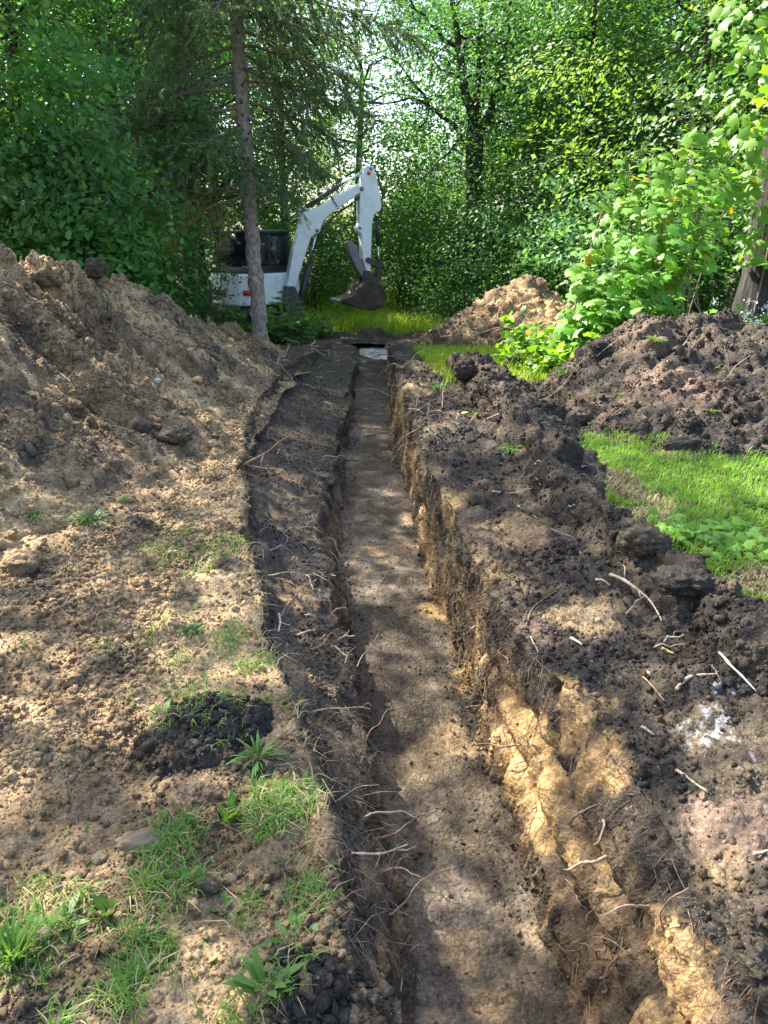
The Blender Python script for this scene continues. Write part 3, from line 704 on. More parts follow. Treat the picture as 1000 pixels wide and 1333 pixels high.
SHR = [
 ('b', 30, 11.3, .95, .2, M_LEAF, 'dark leafy shrub at the left frame edge behind the mound crest'),
 ('a', 110, 12.5, 1.15, 1.4, M_LEAF, 'dark green shrub behind the highest part of the brown mound'),
 ('b', 190, 15.5, .8, 2.9, M_LEAF, 'dark low shrub between the brown mound and the excavator'),
 ('c', 236, 16.6, .6, 3.9, M_LEAF, 'small dark shrub just left of the excavator counterweight'),
 ('a', 160, 16.5, 1.1, 4.1, M_LEAF, 'tall dark shrub in the shade behind the light green one'),
 ('b', 400, 24, .95, .6, M_LEAF, 'shaded shrub behind the excavator boom foot'),
 ('a', 440, 29, .9, .6, M_LEAFY, 'sunlit shrub seen past the bucket at the far meadow edge'),
 ('b', 480, 33, 1.0, 1.6, M_LEAFY, 'yellow green shrub behind the bucket in the far meadow'),
 ('b', 530, 25, 1.1, 2.0, M_LEAF2, 'round leafy shrub at the right end of the sunlit meadow'),
 ('a', 575, 22.5, 1.0, 3.0, M_LEAF, 'leafy shrub left of the dark maple trunk'),
 ('b', 560, 29, 1.35, 3.6, M_LEAF2, 'tall leafy shrub in the gap behind the meadow'),
 ('c', 600, 20.5, .8, 4.6, M_LEAF, 'low dark shrub at the foot of the maple trunk'),
 ('b', 665, 20.5, 1.0, 5.5, M_LEAF, 'dark shrub just behind the pointed dirt mound'),
 ('a', 725, 18.5, 1.0, .5, M_LEAF, 'dark shrub between the pointed mound and the bright bush'),
 ('b', 800, 16.5, 1.0, 1.5, M_LEAF, 'dark blue green shrub behind the top of the bright bush'),
 ('a', 880, 15, 1.0, 1.1, M_LEAF, 'shaded shrub behind the right half of the bright bush'),
 ('b', 1010, 14, 1.1, 1.8, M_LEAF2, 'leafy shrub at the right frame edge behind the thick trunk'),
]
for k, px, Y, sc, rz, m, lab in SHR:
    plant(k, 'shrub', px, Y, float(G(Y))-.1, sc, rz, m, lab, 'shrub', GS, ('foliage', 'stem'), SH)
# lighter, larger-leaved shrub left of the spruce
lit = shrub_mesh('foliage', 31, 4.2, .95, 240, 40, .115, LEAF4, (.24, .24, .09))
SH['d'] = lit
plant('d', 'shrub', 95, 12.2, -.2, 1.0, .4, M_LEAFL, 'tall light green shrub with larger leaves left of the spruce', 'shrub', GS, ('foliage', 'stem'), SH)
lit2 = shrub_mesh('foliage', 32, 2.6, .95, 150, 34, .125, LEAF4, (.24, .24, .08)); SH['e'] = lit2
plant('e', 'shrub', 130, 11.4, -.1, .85, .4, M_LEAFL, 'low shrub with drooping compound leaves just behind the mound crest', 'shrub', GS, ('foliage', 'stem'), SH)

# slim bare trunks seen between the leaves
for px, Y, h_, r_, lean, lab in ((917, 17, 8, .13, .5, 'slim dark bare trunk above the bright bush near the right edge'), (945, 20, 9, .12, -.3, 'second slim dark trunk beside the vine covered tree'),
                            (845, 22, 9, .11, .9, 'thin leaning trunk in the shade of the right hand wood'), (240, 18, 9, .16, .3, 'dark upright trunk half hidden left of the spruce'), (8, 13.5, 8, .2, -.4, 'thick dark trunk at the left frame edge above the mound')):
    b = PY(px, 330, Y); mb = MB(); t = np.linspace(0, 1, 9); r = np.random.default_rng(px)
    mb.tube(np.stack([lean*t+r.normal(size=9)*.05, r.normal(size=9)*.05, -.3+t*h_], 1), r_*(1-.5*t), 9)
    for q in range(5):
        z = h_*(.45+.1*q); az = r.random()*6.3; pl, rl = limb((lean*z/h_, 0, z), (lean*z/h_+cos(az)*1.6, sin(az)*1.6, z+1.1), r_*.4, .012, r); mb.tube(pl, rl, 5)
    e = empty('bare_trunk_tree', (b[0], Y, float(G(Y))), lab, 'tree', 'slim trunks in the wood'); mb.build('trunk', M_BARK, e, True)

# ---- the dark maple with the forked trunk
def maple():
    r = np.random.default_rng(77); Y = 22.5
    base = PY(617, 400, Y); bz = float(G(Y)); e = empty('maple_tree', (base[0], Y, bz-.1), 'dark forked maple behind the pointed dirt mound, limbs spread against the sky', 'tree')
    def L(x, y, dy=0): q = PY(x, y, Y+dy); return q-np.array([base[0], Y, bz-.1])
    mb = MB()
    tr = np.array([L(614, 420), L(615, 380), L(616, 320), L(618, 260), L(617, 215), L(618, 172)]); tr[0, 2] = -.2
    mb.tube(tr, [.34, .28, .25, .235, .23, .25], 12)
    ends = [((618, 172), (600, 70), (585, -60), .16, .05, -.5), ((618, 172), (648, 112), (665, -20), .15, .05, .6), ((648, 112), (700, 118), (745, 90), .10, .02, 1.0), ((618, 200), (560, 140), (500, 135), .09, .02, -.3),
            ((500, 135), (440, 135), (395, 150), .035, .012, 0), ((560, 140), (525, 90), (495, 75), .05, .015, .3), ((600, 70), (640, 40), (668, 60), .06, .02, .5), ((600, 70), (560, 30), (525, -10), .07, .02, -.8), ((618, 172), (590, 190), (545, 235), .05, .012, -.9),
            ((625, 165), (655, 160), (690, 175), .05, .012, .6), ((618, 150), (625, 60), (630, -60), .11, .04, .2), ((560, 140), (540, 175), (490, 190), .035, .01, -.6)]
    cents = []
    for a, m_, b, r0, r1, dy in ends:
        A, M_, B_ = L(*a), L(*m_, dy*.5), L(*b, dy); t = np.linspace(0, 1, 9)[:, None]
        pl = (1-t)**2*A+2*t*(1-t)*(2*M_-.5*A-.5*B_)+t*t*B_; pl[1:-1] += r.normal(size=(7, 3))*.035
        mb.tube(pl, r0+(r1-r0)*np.linspace(0, 1, 9)**.7, 8)
        for j in range(5):
            u = r.integers(3, 9); q = pl[u]; en = q+r.normal(size=3)*np.array([.8, .8, .5])+np.array([0, 0, .2]); p2, r2 = limb(q, en, r1*.9, .006, r, 5, .2); mb.tube(p2, r2, 4)
            cents += [p2[-1]]
    mb.build('trunk', M_BARK, e, True)
    # leaf sprays: layered shelves, leaving the open sky left of the fork
    for x, y, n, sx, sy in ((600, 20, 26, 55, 30), (690, 60, 40, 50, 40), (640, 120, 8, 30, 20), (720, 120, 26, 50, 25), (575, 100, 9, 30, 16), (565, 190, 18, 40, 22), (600, 215, 14, 30, 22), (545, 250, 22, 40, 22), (640, 250, 30, 40, 30), (600, 300, 34, 45, 30), (680, 200, 40, 50, 40), (560, 60, 9, 40, 25), (520, 30, 10, 40, 20), (520, 160, 10, 35, 15), (470, 130, 7, 40, 15), (500, 215, 9, 35, 15), (660, 330, 26, 50, 25), (575, 345, 22, 35, 20), (630, 60, 14, 30, 30)):
        for j in range(n): cents.append(L(x+r.normal()*sx, y+r.normal()*sy, r.normal()*1.1))
    P_, N_, S_ = spray_leaves(np.array(cents), 46, (.38, .38, .10), .115, r, .9); V, F = scatter(LEAF2, P_, N_, S_, r)
    link('crown', np_mesh('crown', V, F, False), M_LEAF, e)
maple()

# ---- spruce in front of the excavator
def spruce():
    r = np.random.default_rng(5); Y = 15.0
    b0 = PY(339, 440, Y); bz = zat(b0[0], Y)-.15; e = empty('spruce_tree', (b0[0], Y, bz), 'spruce with a bare pinkish grey trunk standing in front of the excavator', 'tree')
    def L(x, y, dy=0): q = PY(x, y, Y+dy); return q-np.array([b0[0], Y, bz])
    ty = [470, 437, 400, 350, 300, 250, 200, 150, 100, 50, 0, -100, -260]; tx = [340, 338.5, 336.5, 332, 328, 324.5, 321, 317, 313, 310, 307, 301, 291]
    tr = np.array([L(x, y) for x, y in zip(tx, ty)]); n = 60; tt_ = np.linspace(0, 1, len(tr)); ti = np.linspace(0, 1, n)
    tr = np.stack([np.interp(ti, tt_, tr[:, k]) for k in range(3)], 1); rad = np.interp(ti, [0, .06, .12, .4, .75, 1], [.19, .165, .15, .138, .118, .08])
    rad = rad*(1+.05*r.normal(size=n)); tr[:, 0] += .012*r.normal(size=n); mb = MB(); mb.tube(tr, rad, 14); tk = mb.build('trunk', M_SPRUCE, e, True)
    for i in range(26):          # branch stubs and knots
        kb = MB(); y = r.uniform(30, 420); x = np.interp(-y, -np.array(ty), tx); az = r.uniform(-pi, 0); c = L(x, y); d_ = np.array([cos(az), sin(az), .25])
        kb.tube(np.array([c+d_*.09, c+d_*.15, c+d_*(.18+.12*r.random())]), [.035, .022, .012], 6)
        kb.build('branch_stub', M_TWIG, tk, True)
    # branches: (trunk pixel y), end pixel, depth of the end, needles?
    br = [(250, 178, 255, -.6, 1), (248, 250, 262, .4, 0), (90, 262, 110, -.4, 0), (75, 240, 120, .5, 0), (45, 200, 60, -.8, 1), (30, 140, 65, .5, 1), (60, 175, 120, -1.0, 1), (100, 160, 165, -.6, 1), (140, 170, 170, -.9, 1), (150, 190, 205, -1.2, 1), (190, 150, 215, -.3, 1), (195, 205, 235, -1.2, 1), (215, 150, 240, .6, 1),
          (20, 400, 40, -.8, 1), (10, 460, 60, .5, 1), (-20, 545, 50, -.3, 1), (40, 425, 90, .4, 1), (60, 470, 110, -.6, 1), (90, 400, 130, -.7, 1), (105, 480, 150, .6, 1), (130, 440, 185, .2, 1), (150, 410, 215, -.6, 1), (180, 420, 230, .8, 1), (-10, 380, 10, -1, 1),
          (-20, 180, 10, -.7, 1), (-40, 250, 0, -1, 1), (-60, 330, 0, -1.2, 1), (-50, 440, 0, -.8, 1), (-90, 130, -40, -.6, 1), (-80, 520, -30, .3, 1), (205, 330, 235, -1.1, 1), (230, 380, 262, -.7, 1), (255, 212, 300, -1.5, 2), (245, 195, 285, -1.0, 2), (120, 130, 150, -1.4, 1), (-30, 285, 20, -1.6, 1), (170, 265, 190, -1.5, 1), (160, 240, 225, 1.1, 1), (-70, 210, -10, .8, 1), (65, 350, 100, 1.2, 1)]
    twig0 = None
    for ty0, ex, ey, dy, nd in br:
        x0 = np.interp(-ty0, -np.array(ty), tx); a = L(x0, ty0); b = L(ex, ey, dy); m_ = (a+b)/2+np.array([0, 0, .08*np.linalg.norm(b-a)])
        t = np.linspace(0, 1, 8)[:, None]; pl = (1-t)**2*a+2*t*(1-t)*m_+t*t*b; pl[1:-1] += r.normal(size=(6, 3))*.02; Ln = np.linalg.norm(b-a)
        mb = MB(); mb.tube(pl, np.linspace(.030, .007, 8), 6); twigs = []
        dirv = (b-a)/Ln; side0 = np.cross(dirv, [0, 0, 1.]); side0 /= np.linalg.norm(side0)+1e-9; upv = np.cross(side0, dirv)
        nt = int(Ln*(21 if nd else 5))
        for j in range(nt):
            u = .22+.78*(j+r.random())/nt; q = np.array([np.interp(u, t[:, 0], pl[:, k]) for k in range(3)]); s_ = 1 if j % 2 else -1; ph = r.normal()*.75; side = side0*cos(ph)+upv*sin(ph)
            l_ = (.20+.45*(1-u)*r.random()+.30*r.random())*min(1, Ln/1.5)
            en = q+side*s_*l_*(.8+.3*r.random())+dirv*l_*(.5+.3*r.random())+np.array([0, 0, -.30*l_-.16*r.random()]); p2 = np.array([q, (q+en)/2+np.array([0, 0, .04*l_]), en])
            mb.tube(p2, [.008, .005, .003], 3, False); twigs.append(p2)
            if nd and l_ > .2:
                for w in (.35, .65):
                    q2 = q+(en-q)*w; e2 = q2+dirv*l_*.45*r.random()+side*s_*.15*l_+r.normal(size=3)*.06+np.array([0, 0, -.10]); twigs.append(np.array([q2, (q2+e2)/2, e2]))
        bo = mb.build('branch', M_TWIG, e, True)
        if nd:
            tw = np.array(twigs); k = 38; m = len(tw); u = r.random((m, k, 1)); q = tw[:, None, 0]*(1-u)+tw[:, None, 2]*u; ax = tw[:, 2]-tw[:, 0]; ax /= np.linalg.norm(ax, axis=1, keepdims=True)+1e-9
            dr = r.normal(size=(m, k, 3)); dr -= (dr*ax[:, None]).sum(2, keepdims=True)*ax[:, None]; dr /= np.linalg.norm(dr, axis=2, keepdims=True)+1e-9
            ndv = dr*.75+ax[:, None]*.75; ln = .05*(.7+.6*r.random((m, k, 1))); tip = q+ndv*ln; sd = np.cross(ndv, r.normal(size=ndv.shape)); sd /= np.linalg.norm(sd, axis=2, keepdims=True)+1e-9
            V = np.stack([q-sd*.009, q+sd*.009, tip], 2).reshape(-1, 3); F = np.arange(len(V)).reshape(-1, 3)
            link('needles', np_mesh('needles', V, F, False), M_NEEDLE_DRY if nd == 2 else M_NEEDLE, bo)
spruce()
# ------------------------------------------------------------------ trees that stand left of the frame and overhang the trench with high sparse crowns (they give the dappled shade)
for i, (x, y, sc, rz, lab) in enumerate(((-6.8, 6.6, 1.0, .4, 'tree standing left of the frame beyond the mound, high crown dappling the left bank'),
                              (-5.6, 10.6, 1.05, 2.0, 'high crowned tree left of the frame, upslope of the mound, shading the trench'),
                              (-8.5, 2.6, 1.0, 3.1, 'tree left of the camera whose thin crown dapples the nearest bank'),
                              )):
    plant('S', 'overhanging_tree', 0, y, zat(x, y)-.2, sc, rz, M_LEAF2, lab, 'tree', 'trees overhanging from the left', x=x)

# ------------------------------------------------------------------ mini excavator
M_EXW = simple_mat('excavator_white_paint', (.74, .78, .82), .38, spec=.5, nscale=7, var=.06, dirt=((.36, .32, .27), .5))
M_EXD = simple_mat('excavator_dark_metal', (.035, .036, .04), .5, spec=.5, nscale=8, var=.3, dirt=((.16, .12, .085), .5))
M_EXK = simple_mat('excavator_black_frame', (.022, .024, .028), .35, spec=.5, nscale=8, var=.2)
M_STEEL = simple_mat('polished_rod', (.65, .66, .68), .18, metal=1, nscale=20, var=.1)
M_BUCKET = simple_mat('muddy_worn_steel', (.05, .035, .03), .7, spec=.3, nscale=6, var=.35, dirt=((.16, .10, .07), .8))
M_GREYM = simple_mat('grey_worn_steel', (.16, .165, .18), .5, spec=.5, nscale=8, var=.3, dirt=((.2, .16, .12), .6))
M_RED = simple_mat('tail_light_red', (.62, .03, .02), .25, spec=.5, nscale=30, var=.1)
M_RUBBER = simple_mat('rubber_track', (.022, .021, .02), .85, spec=.2, nscale=14, var=.3, dirt=((.14, .10, .07), .8))
def glass_mat():
    m = new_mat('tinted_cab_glass'); t = NT(m); b = t.n('BsdfPrincipled'); b.inputs['Base Color'].default_value = (.16, .2, .2, 1); b.inputs['Transmission Weight'].default_value = .85
    b.inputs['Roughness'].default_value = .03; b.inputs['IOR'].default_value = 1.45; t.out(b.outputs[0]); return m
M_GLASS = glass_mat(); M_DGLASS = simple_mat('dark_tinted_glass', (.012, .013, .016), .25, spec=.12, nscale=3, var=.1)
EXY = 18.8; HB = R(22)                                  # boom plane direction from +X towards +Y
ex0 = PY(381, 400, EXY); exz = float(G(EXY))
EX = empty('mini_excavator', (ex0[0], ex0[1], exz), 'compact white excavator with dark cab and raised boom at the far end of the trench', 'excavator')
hb = np.array([cos(HB), sin(HB), 0]); nb = np.array([-sin(HB), cos(HB), 0]); O = np.array([ex0[0], ex0[1], exz])
def BP(x, y, off=0):       # point of the boom plane seen at a pixel, in (s, z) of that plane
    d = ray(x, y); k = np.dot(O+nb*off-CO, nb)/np.dot(d, nb); q = CO+d*k-O; return np.array([q @ hb, q[2]])
def W3(s, z, w): return hb*s+np.array([0, 0, z])+nb*w
def plate(name, px, w0, w1, mat, parent, bevel=.02, raw=None):
    pts = [BP(*q) for q in px] if raw is None else raw; n = len(pts)
    V = np.array([W3(s, z, w0) for s, z in pts]+[W3(s, z, w1) for s, z in pts])
    bm = bmesh.new(); vs_ = [bm.verts.new(v) for v in V]
    bm.faces.new(vs_[:n]); bm.faces.new(vs_[n:][::-1])
    for i in range(n): j = (i+1) % n; bm.faces.new((vs_[i], vs_[i+n], vs_[j+n], vs_[j]))
    bmesh.ops.recalc_face_normals(bm, faces=bm.faces); me = bpy.data.meshes.new(name); bm.to_mesh(me); bm.free()
    o = link(name, me, mat, parent)
    if bevel: b = o.modifiers.new('bevel', 'BEVEL'); b.width = bevel; b.segments = 2; b.limit_method = 'ANGLE'; b.angle_limit = R(50)
    return o
def rod(name, a, b, r0, mat, parent, w=0, sides=12):
    A, B = BP(*a), BP(*b); mb = MB(); mb.tube(np.array([W3(*A, w), W3(*B, w)]), r0, sides); return mb.build(name, mat, parent, False)
def pin(name, c, rr_, wd, mat, parent):
    A = BP(*c); mb = MB(); mb.tube(np.array([W3(*A, -wd), W3(*A, wd)]), rr_, 14); return mb.build(name, mat, parent)
boom = plate('boom', [(371,376),(375,352),(380,324),(390,290),(390,281),(387,273),(391,270),(397,271.5),(404.5,273),(415,269),(439,253.5),(463,240.2),(469,243),(468,249),(464,253),(446,266),(427,279.5),(419,288),(415.5,297),(414.5,303),(408,305),(403,309),(392,343),(380.5,381),(376,383)], -.13, .13, M_EXW, EX, .03)
plate('boom_edge_plate', [(391,276),(400,278),(415,273),(452,249),(451,251.5),(416,276.5),(404,283),(397,300),(384,345),(382,344),(394,300)], -.142, -.131, M_EXW, boom, 0)
arm = plate('arm', [(472,219),(475,216),(479,215.2),(484,216.5),(488,231),(492.6,252),(494.5,268),(493,274.5),(485,279),(482.5,290),(480.8,338),(480.5,353),(477,356),(473.6,349),(470,336),(468.5,305),(463.5,301),(462.2,296),(465.5,291),(466,248)], -.115, .115, M_EXW, EX, .025)
pin('pivot_pin', (468, 246), .05, .15, M_GREYM, arm); pin('pivot_pin', (466, 297), .035, .13, M_GREYM, arm); pin('pivot_pin', (410.5, 300), .04, .15, M_GREYM, boom); pin('pivot_pin', (392, 274), .04, .15, M_GREYM, boom); pin('pivot_pin', (480, 220), .035, .13, M_GREYM, arm)
mb = MB(); c = BP(477.5, 226); mb.tube(np.array([W3(*c, -.117), W3(*c, -.119)]), .045, 16); mb.build('red_round_badge', M_RED, arm)
def cyl(nm, a, m_, b, rb, rp, parent, w=0):
    o = rod(nm, a, m_, rb, M_EXD, parent, w); rod('piston_rod', m_, b, rp, M_STEEL, o, w); return o
cyl('arm_cylinder', (399, 269.5), (440, 243), (474, 222.5), .055, .03, EX)
cyl('boom_cylinder', (386, 404), (402, 345), (411, 302), .075, .04, EX, -.05)
cyl('bucket_cylinder', (490.5, 281), (492, 318), (494, 347), .05, .028, EX)
hs = MB()
for k, w in enumerate((-.10, -.07)):
    P_ = [BP(*q) for q in ((384, 398), (396, 352), (408, 318), (418, 296), (432, 281), (452, 266), (467, 254))]; hs.tube(np.array([W3(s+.02*k, z-.03, w) for s, z in P_]), .018, 6)
hs.build('boom_hose', M_EXK, boom, True)
ah = MB(); P_ = [BP(*q) for q in ((478, 212.5), (486, 216), (491, 231), (496, 252), (496.5, 272), (493, 283))]; ah.tube(np.array([W3(s, z, -.06) for s, z in P_]), .016, 6); ah.build('arm_hose', M_EXK, arm, True)
plate('bucket_link', [(473,336.5),(476,334.5),(494,341.5),(497,345),(495,349),(490,348),(474,341)], -.17, -.125, M_EXD, EX, .008); plate('bucket_link', [(473,336.5),(476,334.5),(494,341.5),(497,345),(495,349),(490,348),(474,341)], .125, .17, M_EXD, EX, .008)
plate('tipping_link', [(492,345),(496,346),(493,362),(489,371),(485,369),(488,359)], -.12, .12, M_EXD, EX, .01)
thumb = plate('thumb', [(450,316),(452,313.5),(462,319),(466,335),(472,348),(481,358),(486,366),(482,369),(470,361),(462,349),(455,334)], -.12, .12, M_GREYM, EX, .012)
bk = plate('bucket', [(468.5,366),(464,371),(455,383),(446,387),(438,388.5),(439,392.5),(449,395.5),(460,399),(472,402),(481,402.5),(489,400),(494.5,395),(496.5,384),(492,373),(484,366),(476,363)], -.33, .33, M_BUCKET, EX, .02)
plate('bucket_ear', [(470,352),(478,352),(492,368),(490,378),(470,374)], -.15, -.11, M_EXD, bk, .008); plate('bucket_ear', [(470,352),(478,352),(492,368),(490,378),(470,374)], .11, .15, M_EXD, bk, .008)
for i in range(4): plate('bucket_tooth', [(440,387.5),(440.5,392.5),(433.5,391.2),(433,390)], -.30+.17*i, -.24+.17*i, M_GREYM, bk, .004)
plate('swing_bracket', [(370,372),(381,372),(387,385),(392,398),(391,410),(382,414),(372,412),(367,395)], -.17, .17, M_EXD, EX, .02)
# house: local frame, x forward (away from the camera and to the right), y to the left
HH = R(52); fw = np.array([cos(HH), sin(HH), 0]); lf = np.array([-sin(HH), cos(HH), 0]); CABO = PY(327, 400, EXY+.15)-O; CABO[2] = 0
def H3(x, y, z): return CABO+fw*x+lf*y+np.array([0, 0, z])
def hbox(name, x0, x1, y0, y1, z0, z1, mat, parent, bevel=.03, taper=0):
    V = np.array([H3(x, y, z) for z in (z0, z1) for x, y in ((x0+taper*(z == z1), y0+taper*(z == z1)), (x1-taper*(z == z1), y0+taper*(z == z1)), (x1-taper*(z == z1), y1-taper*(z == z1)), (x0+taper*(z == z1), y1-taper*(z == z1)))])
    F = np.array([(3, 2, 1, 0), (4, 5, 6, 7), (0, 1, 5, 4), (1, 2, 6, 5), (2, 3, 7, 6), (3, 0, 4, 7)]); o = link(name, np_mesh(name, V, F, False), mat, parent)
    if bevel: b = o.modifiers.new('bevel', 'BEVEL'); b.width = bevel; b.segments = 3
    return o
def zpx(y, x=-.6, yy=-.5):
    # height above the machine's base of a pixel row at the rear of the house
    q = O+H3(x, yy, 0); d = ray(330, y); return float(CO[2]+d[2]*(q[1]/d[1])-O[2])
Z1, Z2, Z3 = zpx(398), zpx(357), zpx(299)
# engine house and counterweight, rounded at the back
def house(name, z0, z1, grow, mat, parent, mid=None):
    out = [(1.0, -.72), (1.0, .72), (-.35, .78)]+[(-.35-.62*cos(a), .78*sin(a)) for a in np.linspace(R(75), R(-75), 9)]+[(-.35, -.78)]
    n = len(out); V = np.array([H3(x*grow, y*grow, z0) for x, y in out]+[H3(x*grow*.97, y*grow*.97, z1) for x, y in out])
    F4 = np.array([(i, (i+1) % n, (i+1) % n+n, i+n) for i in range(n)]); bm = bmesh.new(); v = [bm.verts.new(q) for q in V]
    for f in F4: bm.faces.new([v[i] for i in f])
    bm.faces.new(v[:n][::-1]); bm.faces.new(v[n:]); bmesh.ops.recalc_face_normals(bm, faces=bm.faces); me = bpy.data.meshes.new(name); bm.to_mesh(me); bm.free()
    o = link(name, me, mat, parent); b = o.modifiers.new('bevel', 'BEVEL'); b.width = .05; b.segments = 3; return o
body = house('counterweight', Z1, Z2, 1.0, M_EXW, EX)
house('turntable', .55, Z1-.004, .82, M_EXD, EX)
def rear_patch(name, a0, a1, z0, z1, mat, parent, t=.02, gr=1.0):
    A = np.linspace(R(a0), R(a1), 6); V = []
    for z in (z0, z1):
        for k in (0, t):
            V += [H3((-.35-(.62+k)*cos(a))*gr, (.78+k)*sin(a)*gr, z) for a in A]
    m = 6; F = []
    for i in range(m-1): F += [(m+i, m+i+1, 3*m+i+1, 3*m+i), (i, 2*m+i, 2*m+i+1, i+1), (2*m+i, 3*m+i, 3*m+i+1, 2*m+i+1), (i, i+1, m+i+1, m+i)]
    F += [(0, m, 3*m, 2*m), (m-1, 3*m-1, 4*m-1, 2*m-1)]
    return link(name, np_mesh(name, np.array(V), np.array(F), False), mat, parent)
rear_patch('engine_grille', 28, 72, Z1+.04, Z2-.14, M_EXK, body); rear_patch('tail_light', -14, 12, zpx(384), zpx(377), M_RED, body, .03); rear_patch('tail_light', -62, -46, zpx(384), zpx(377), M_RED, body, .03)
# cab: pillars, roof, panes
CX0, CX1, CY0, CY1 = -.50, .78, -.55, .55
cab = hbox('cab', CX0, CX1, CY0, CY1, Z2+.003, Z2+.16, M_EXK, EX, .03)
hbox('cab_roof', CX0-.02, CX1+.03, CY0-.03, CY1+.03, Z3-.09, Z3, M_EXK, cab, .045)
def pillar(x, y, w=.07, tx=0): hbox('cab_pillar', x-w/2, x+w/2, y-w/2, y+w/2, Z2+.1, Z3-.06, M_EXK, cab, .015)
for x, y in ((CX0+.04, CY0+.04), (CX0+.04, CY1-.04), (CX1-.04, CY0+.04), (CX1-.04, CY1-.04), (.16, CY0+.04), (.16, CY1-.04)): pillar(x, y)
hbox('rear_window', CX0+.005, CX0+.02, CY0+.07, CY1-.07, Z2+.16, Z3-.09, M_DGLASS, cab, 0)
hbox('side_window', CX0+.08, .12, CY0+.01, CY0+.025, Z2+.16, Z3-.09, M_GLASS, cab, 0); hbox('side_window', .20, CX1-.08, CY0+.01, CY0+.025, Z2+.16, Z3-.09, M_GLASS, cab, 0)
hbox('side_window', CX0+.08, CX1-.08, CY1-.025, CY1-.01, Z2+.16, Z3-.09, M_GLASS, cab, 0); hbox('front_window', CX1-.03, CX1-.015, CY0+.07, CY1-.07, Z2+.16, Z3-.09, M_GLASS, cab, 0)
seat = hbox('operator_seat', -.30, .20, -.24, .24, Z2+.16, Z2+.50, M_EXK, cab, .06); hbox('seat_back', -.36, -.22, -.24, .24, Z2+.45, Z3-.30, M_EXK, seat, .05)
# undercarriage: two rubber tracks and the blade
def track(yoff):
    HU = R(30); uf = np.array([cos(HU), sin(HU), 0]); ul = np.array([-sin(HU), cos(HU), 0]); L_, r_ = .82, .27; th = []
    for a in np.linspace(R(90), R(270), 10): th.append((-L_+r_*cos(a), r_+r_*sin(a)))
    for a in np.linspace(R(-90), R(90), 10): th.append((L_+r_*cos(a), r_+r_*sin(a)))
    n = len(th); c = CABO+ul*yoff; mb = MB(); V = np.array([c+uf*s+ul*w+np.array([0, 0, z]) for w in (-.17, .17) for s, z in th]); bm = bmesh.new(); v = [bm.verts.new(q) for q in V]
    for i in range(n): bm.faces.new((v[i], v[(i+1) % n], v[(i+1) % n+n], v[i+n]))
    bm.faces.new(v[:n]); bm.faces.new(v[n:][::-1]); bmesh.ops.recalc_face_normals(bm, faces=bm.faces); me = bpy.data.meshes.new('track'); bm.to_mesh(me); bm.free(); o = link('track', me, M_RUBBER, EX)
    b = o.modifiers.new('bevel', 'BEVEL'); b.width = .02; b.limit_method = 'ANGLE'; b.angle_limit = R(40)
    g = MB(); per = np.array(th+th[:1]); sl = np.concatenate([[0], np.cumsum(np.linalg.norm(np.diff(per, axis=0), axis=1))])
    for q in np.arange(0, sl[-1], .10):
        s, z = np.interp(q, sl, per[:, 0]), np.interp(q, sl, per[:, 1]); s2, z2 = np.interp((q+.01) % sl[-1], sl, per[:, 0]), np.interp((q+.01) % sl[-1], sl, per[:, 1]); tg = uf*(s2-s)+np.array([0, 0, z2-z]); tg /= np.linalg.norm(tg)+1e-9
        g.box(c+uf*s+np.array([0, 0, z]), (.045, .33, .05), np.stack([tg, ul, np.cross(tg, ul)], 1))
    tag(g.build('track_lug', M_RUBBER, o), kind='stuff')
    for s in (-L_, L_): m2 = MB(); m2.tube(np.array([c+uf*s+ul*-.19+np.array([0, 0, r_]), c+uf*s+ul*.19+np.array([0, 0, r_])]), .15, 16); m2.build('track_wheel', M_EXD, o)
track(-.62); track(.62)
plate('dozer_blade', None, -.75, .75, M_EXD, EX, .015, raw=[(.10, .02), (.16, .02), (.20, .2), (.17, .42), (.12, .42), (.12, .2)])

# ------------------------------------------------------------------ thick vine covered tree at the right edge
def right_trunk():
    r = np.random.default_rng(3); Y = 10.5; b = PY(1004, 330, Y); z0 = float(G(Y))-.2
    e = empty('vine_covered_tree', (b[0], Y, z0), 'thick ridged trunk at the right frame edge with bright vines climbing its upper part', 'tree'); t = np.linspace(0, 1, 14); mb = MB()
    mb.tube(np.stack([.05*t+.03*r.normal(size=14), .0*t, t*9], 1), .36*(1-.45*t)+.07*np.exp(-t*16), 22); mb.build('trunk', bark_mat('ridged_bark', (.022, .02, .02), (.075, .066, .063), 11, .13, 1.0), e, True)
    n = 1100; z = r.uniform(1.55, 6.5, n)-z0*0; az = r.uniform(-pi, .4*pi, n); rad = .36+.30*r.random(n)**1.5+.5*sstep(2.2, 3.4, z)*r.random(n); pos = np.stack([.05*z/9+np.cos(az)*rad-.6*sstep(2.0, 3.2, z)*r.random(n), np.sin(az)*rad-.1, z], 1)
    nr = np.stack([np.cos(az), np.sin(az), .6+.4*r.random(n)], 1)+.4*r.normal(size=(n, 3)); V, F = scatter(LOBED, pos, nr, .12+.09*r.random(n), r); link('vine_leaves', np_mesh('vine_leaves', V, F, False), M_LEAFB, e)
    vb = MB()
    for k in range(4):
        a = -2.4+k*.6; tt_ = np.linspace(0, 1, 12); vb.tube(np.stack([.22*tt_*.6+np.cos(a+.5*tt_)*.38, np.sin(a+.5*tt_)*.38, .3+tt_*5], 1), .014, 5)
    vb.build('vine_stem', M_TWIG, e, True); e.children[-1]['kind'] = 'stuff'; e.children[-2]['kind'] = 'stuff'; e.children[-2].name = 'vine_foliage'
right_trunk()

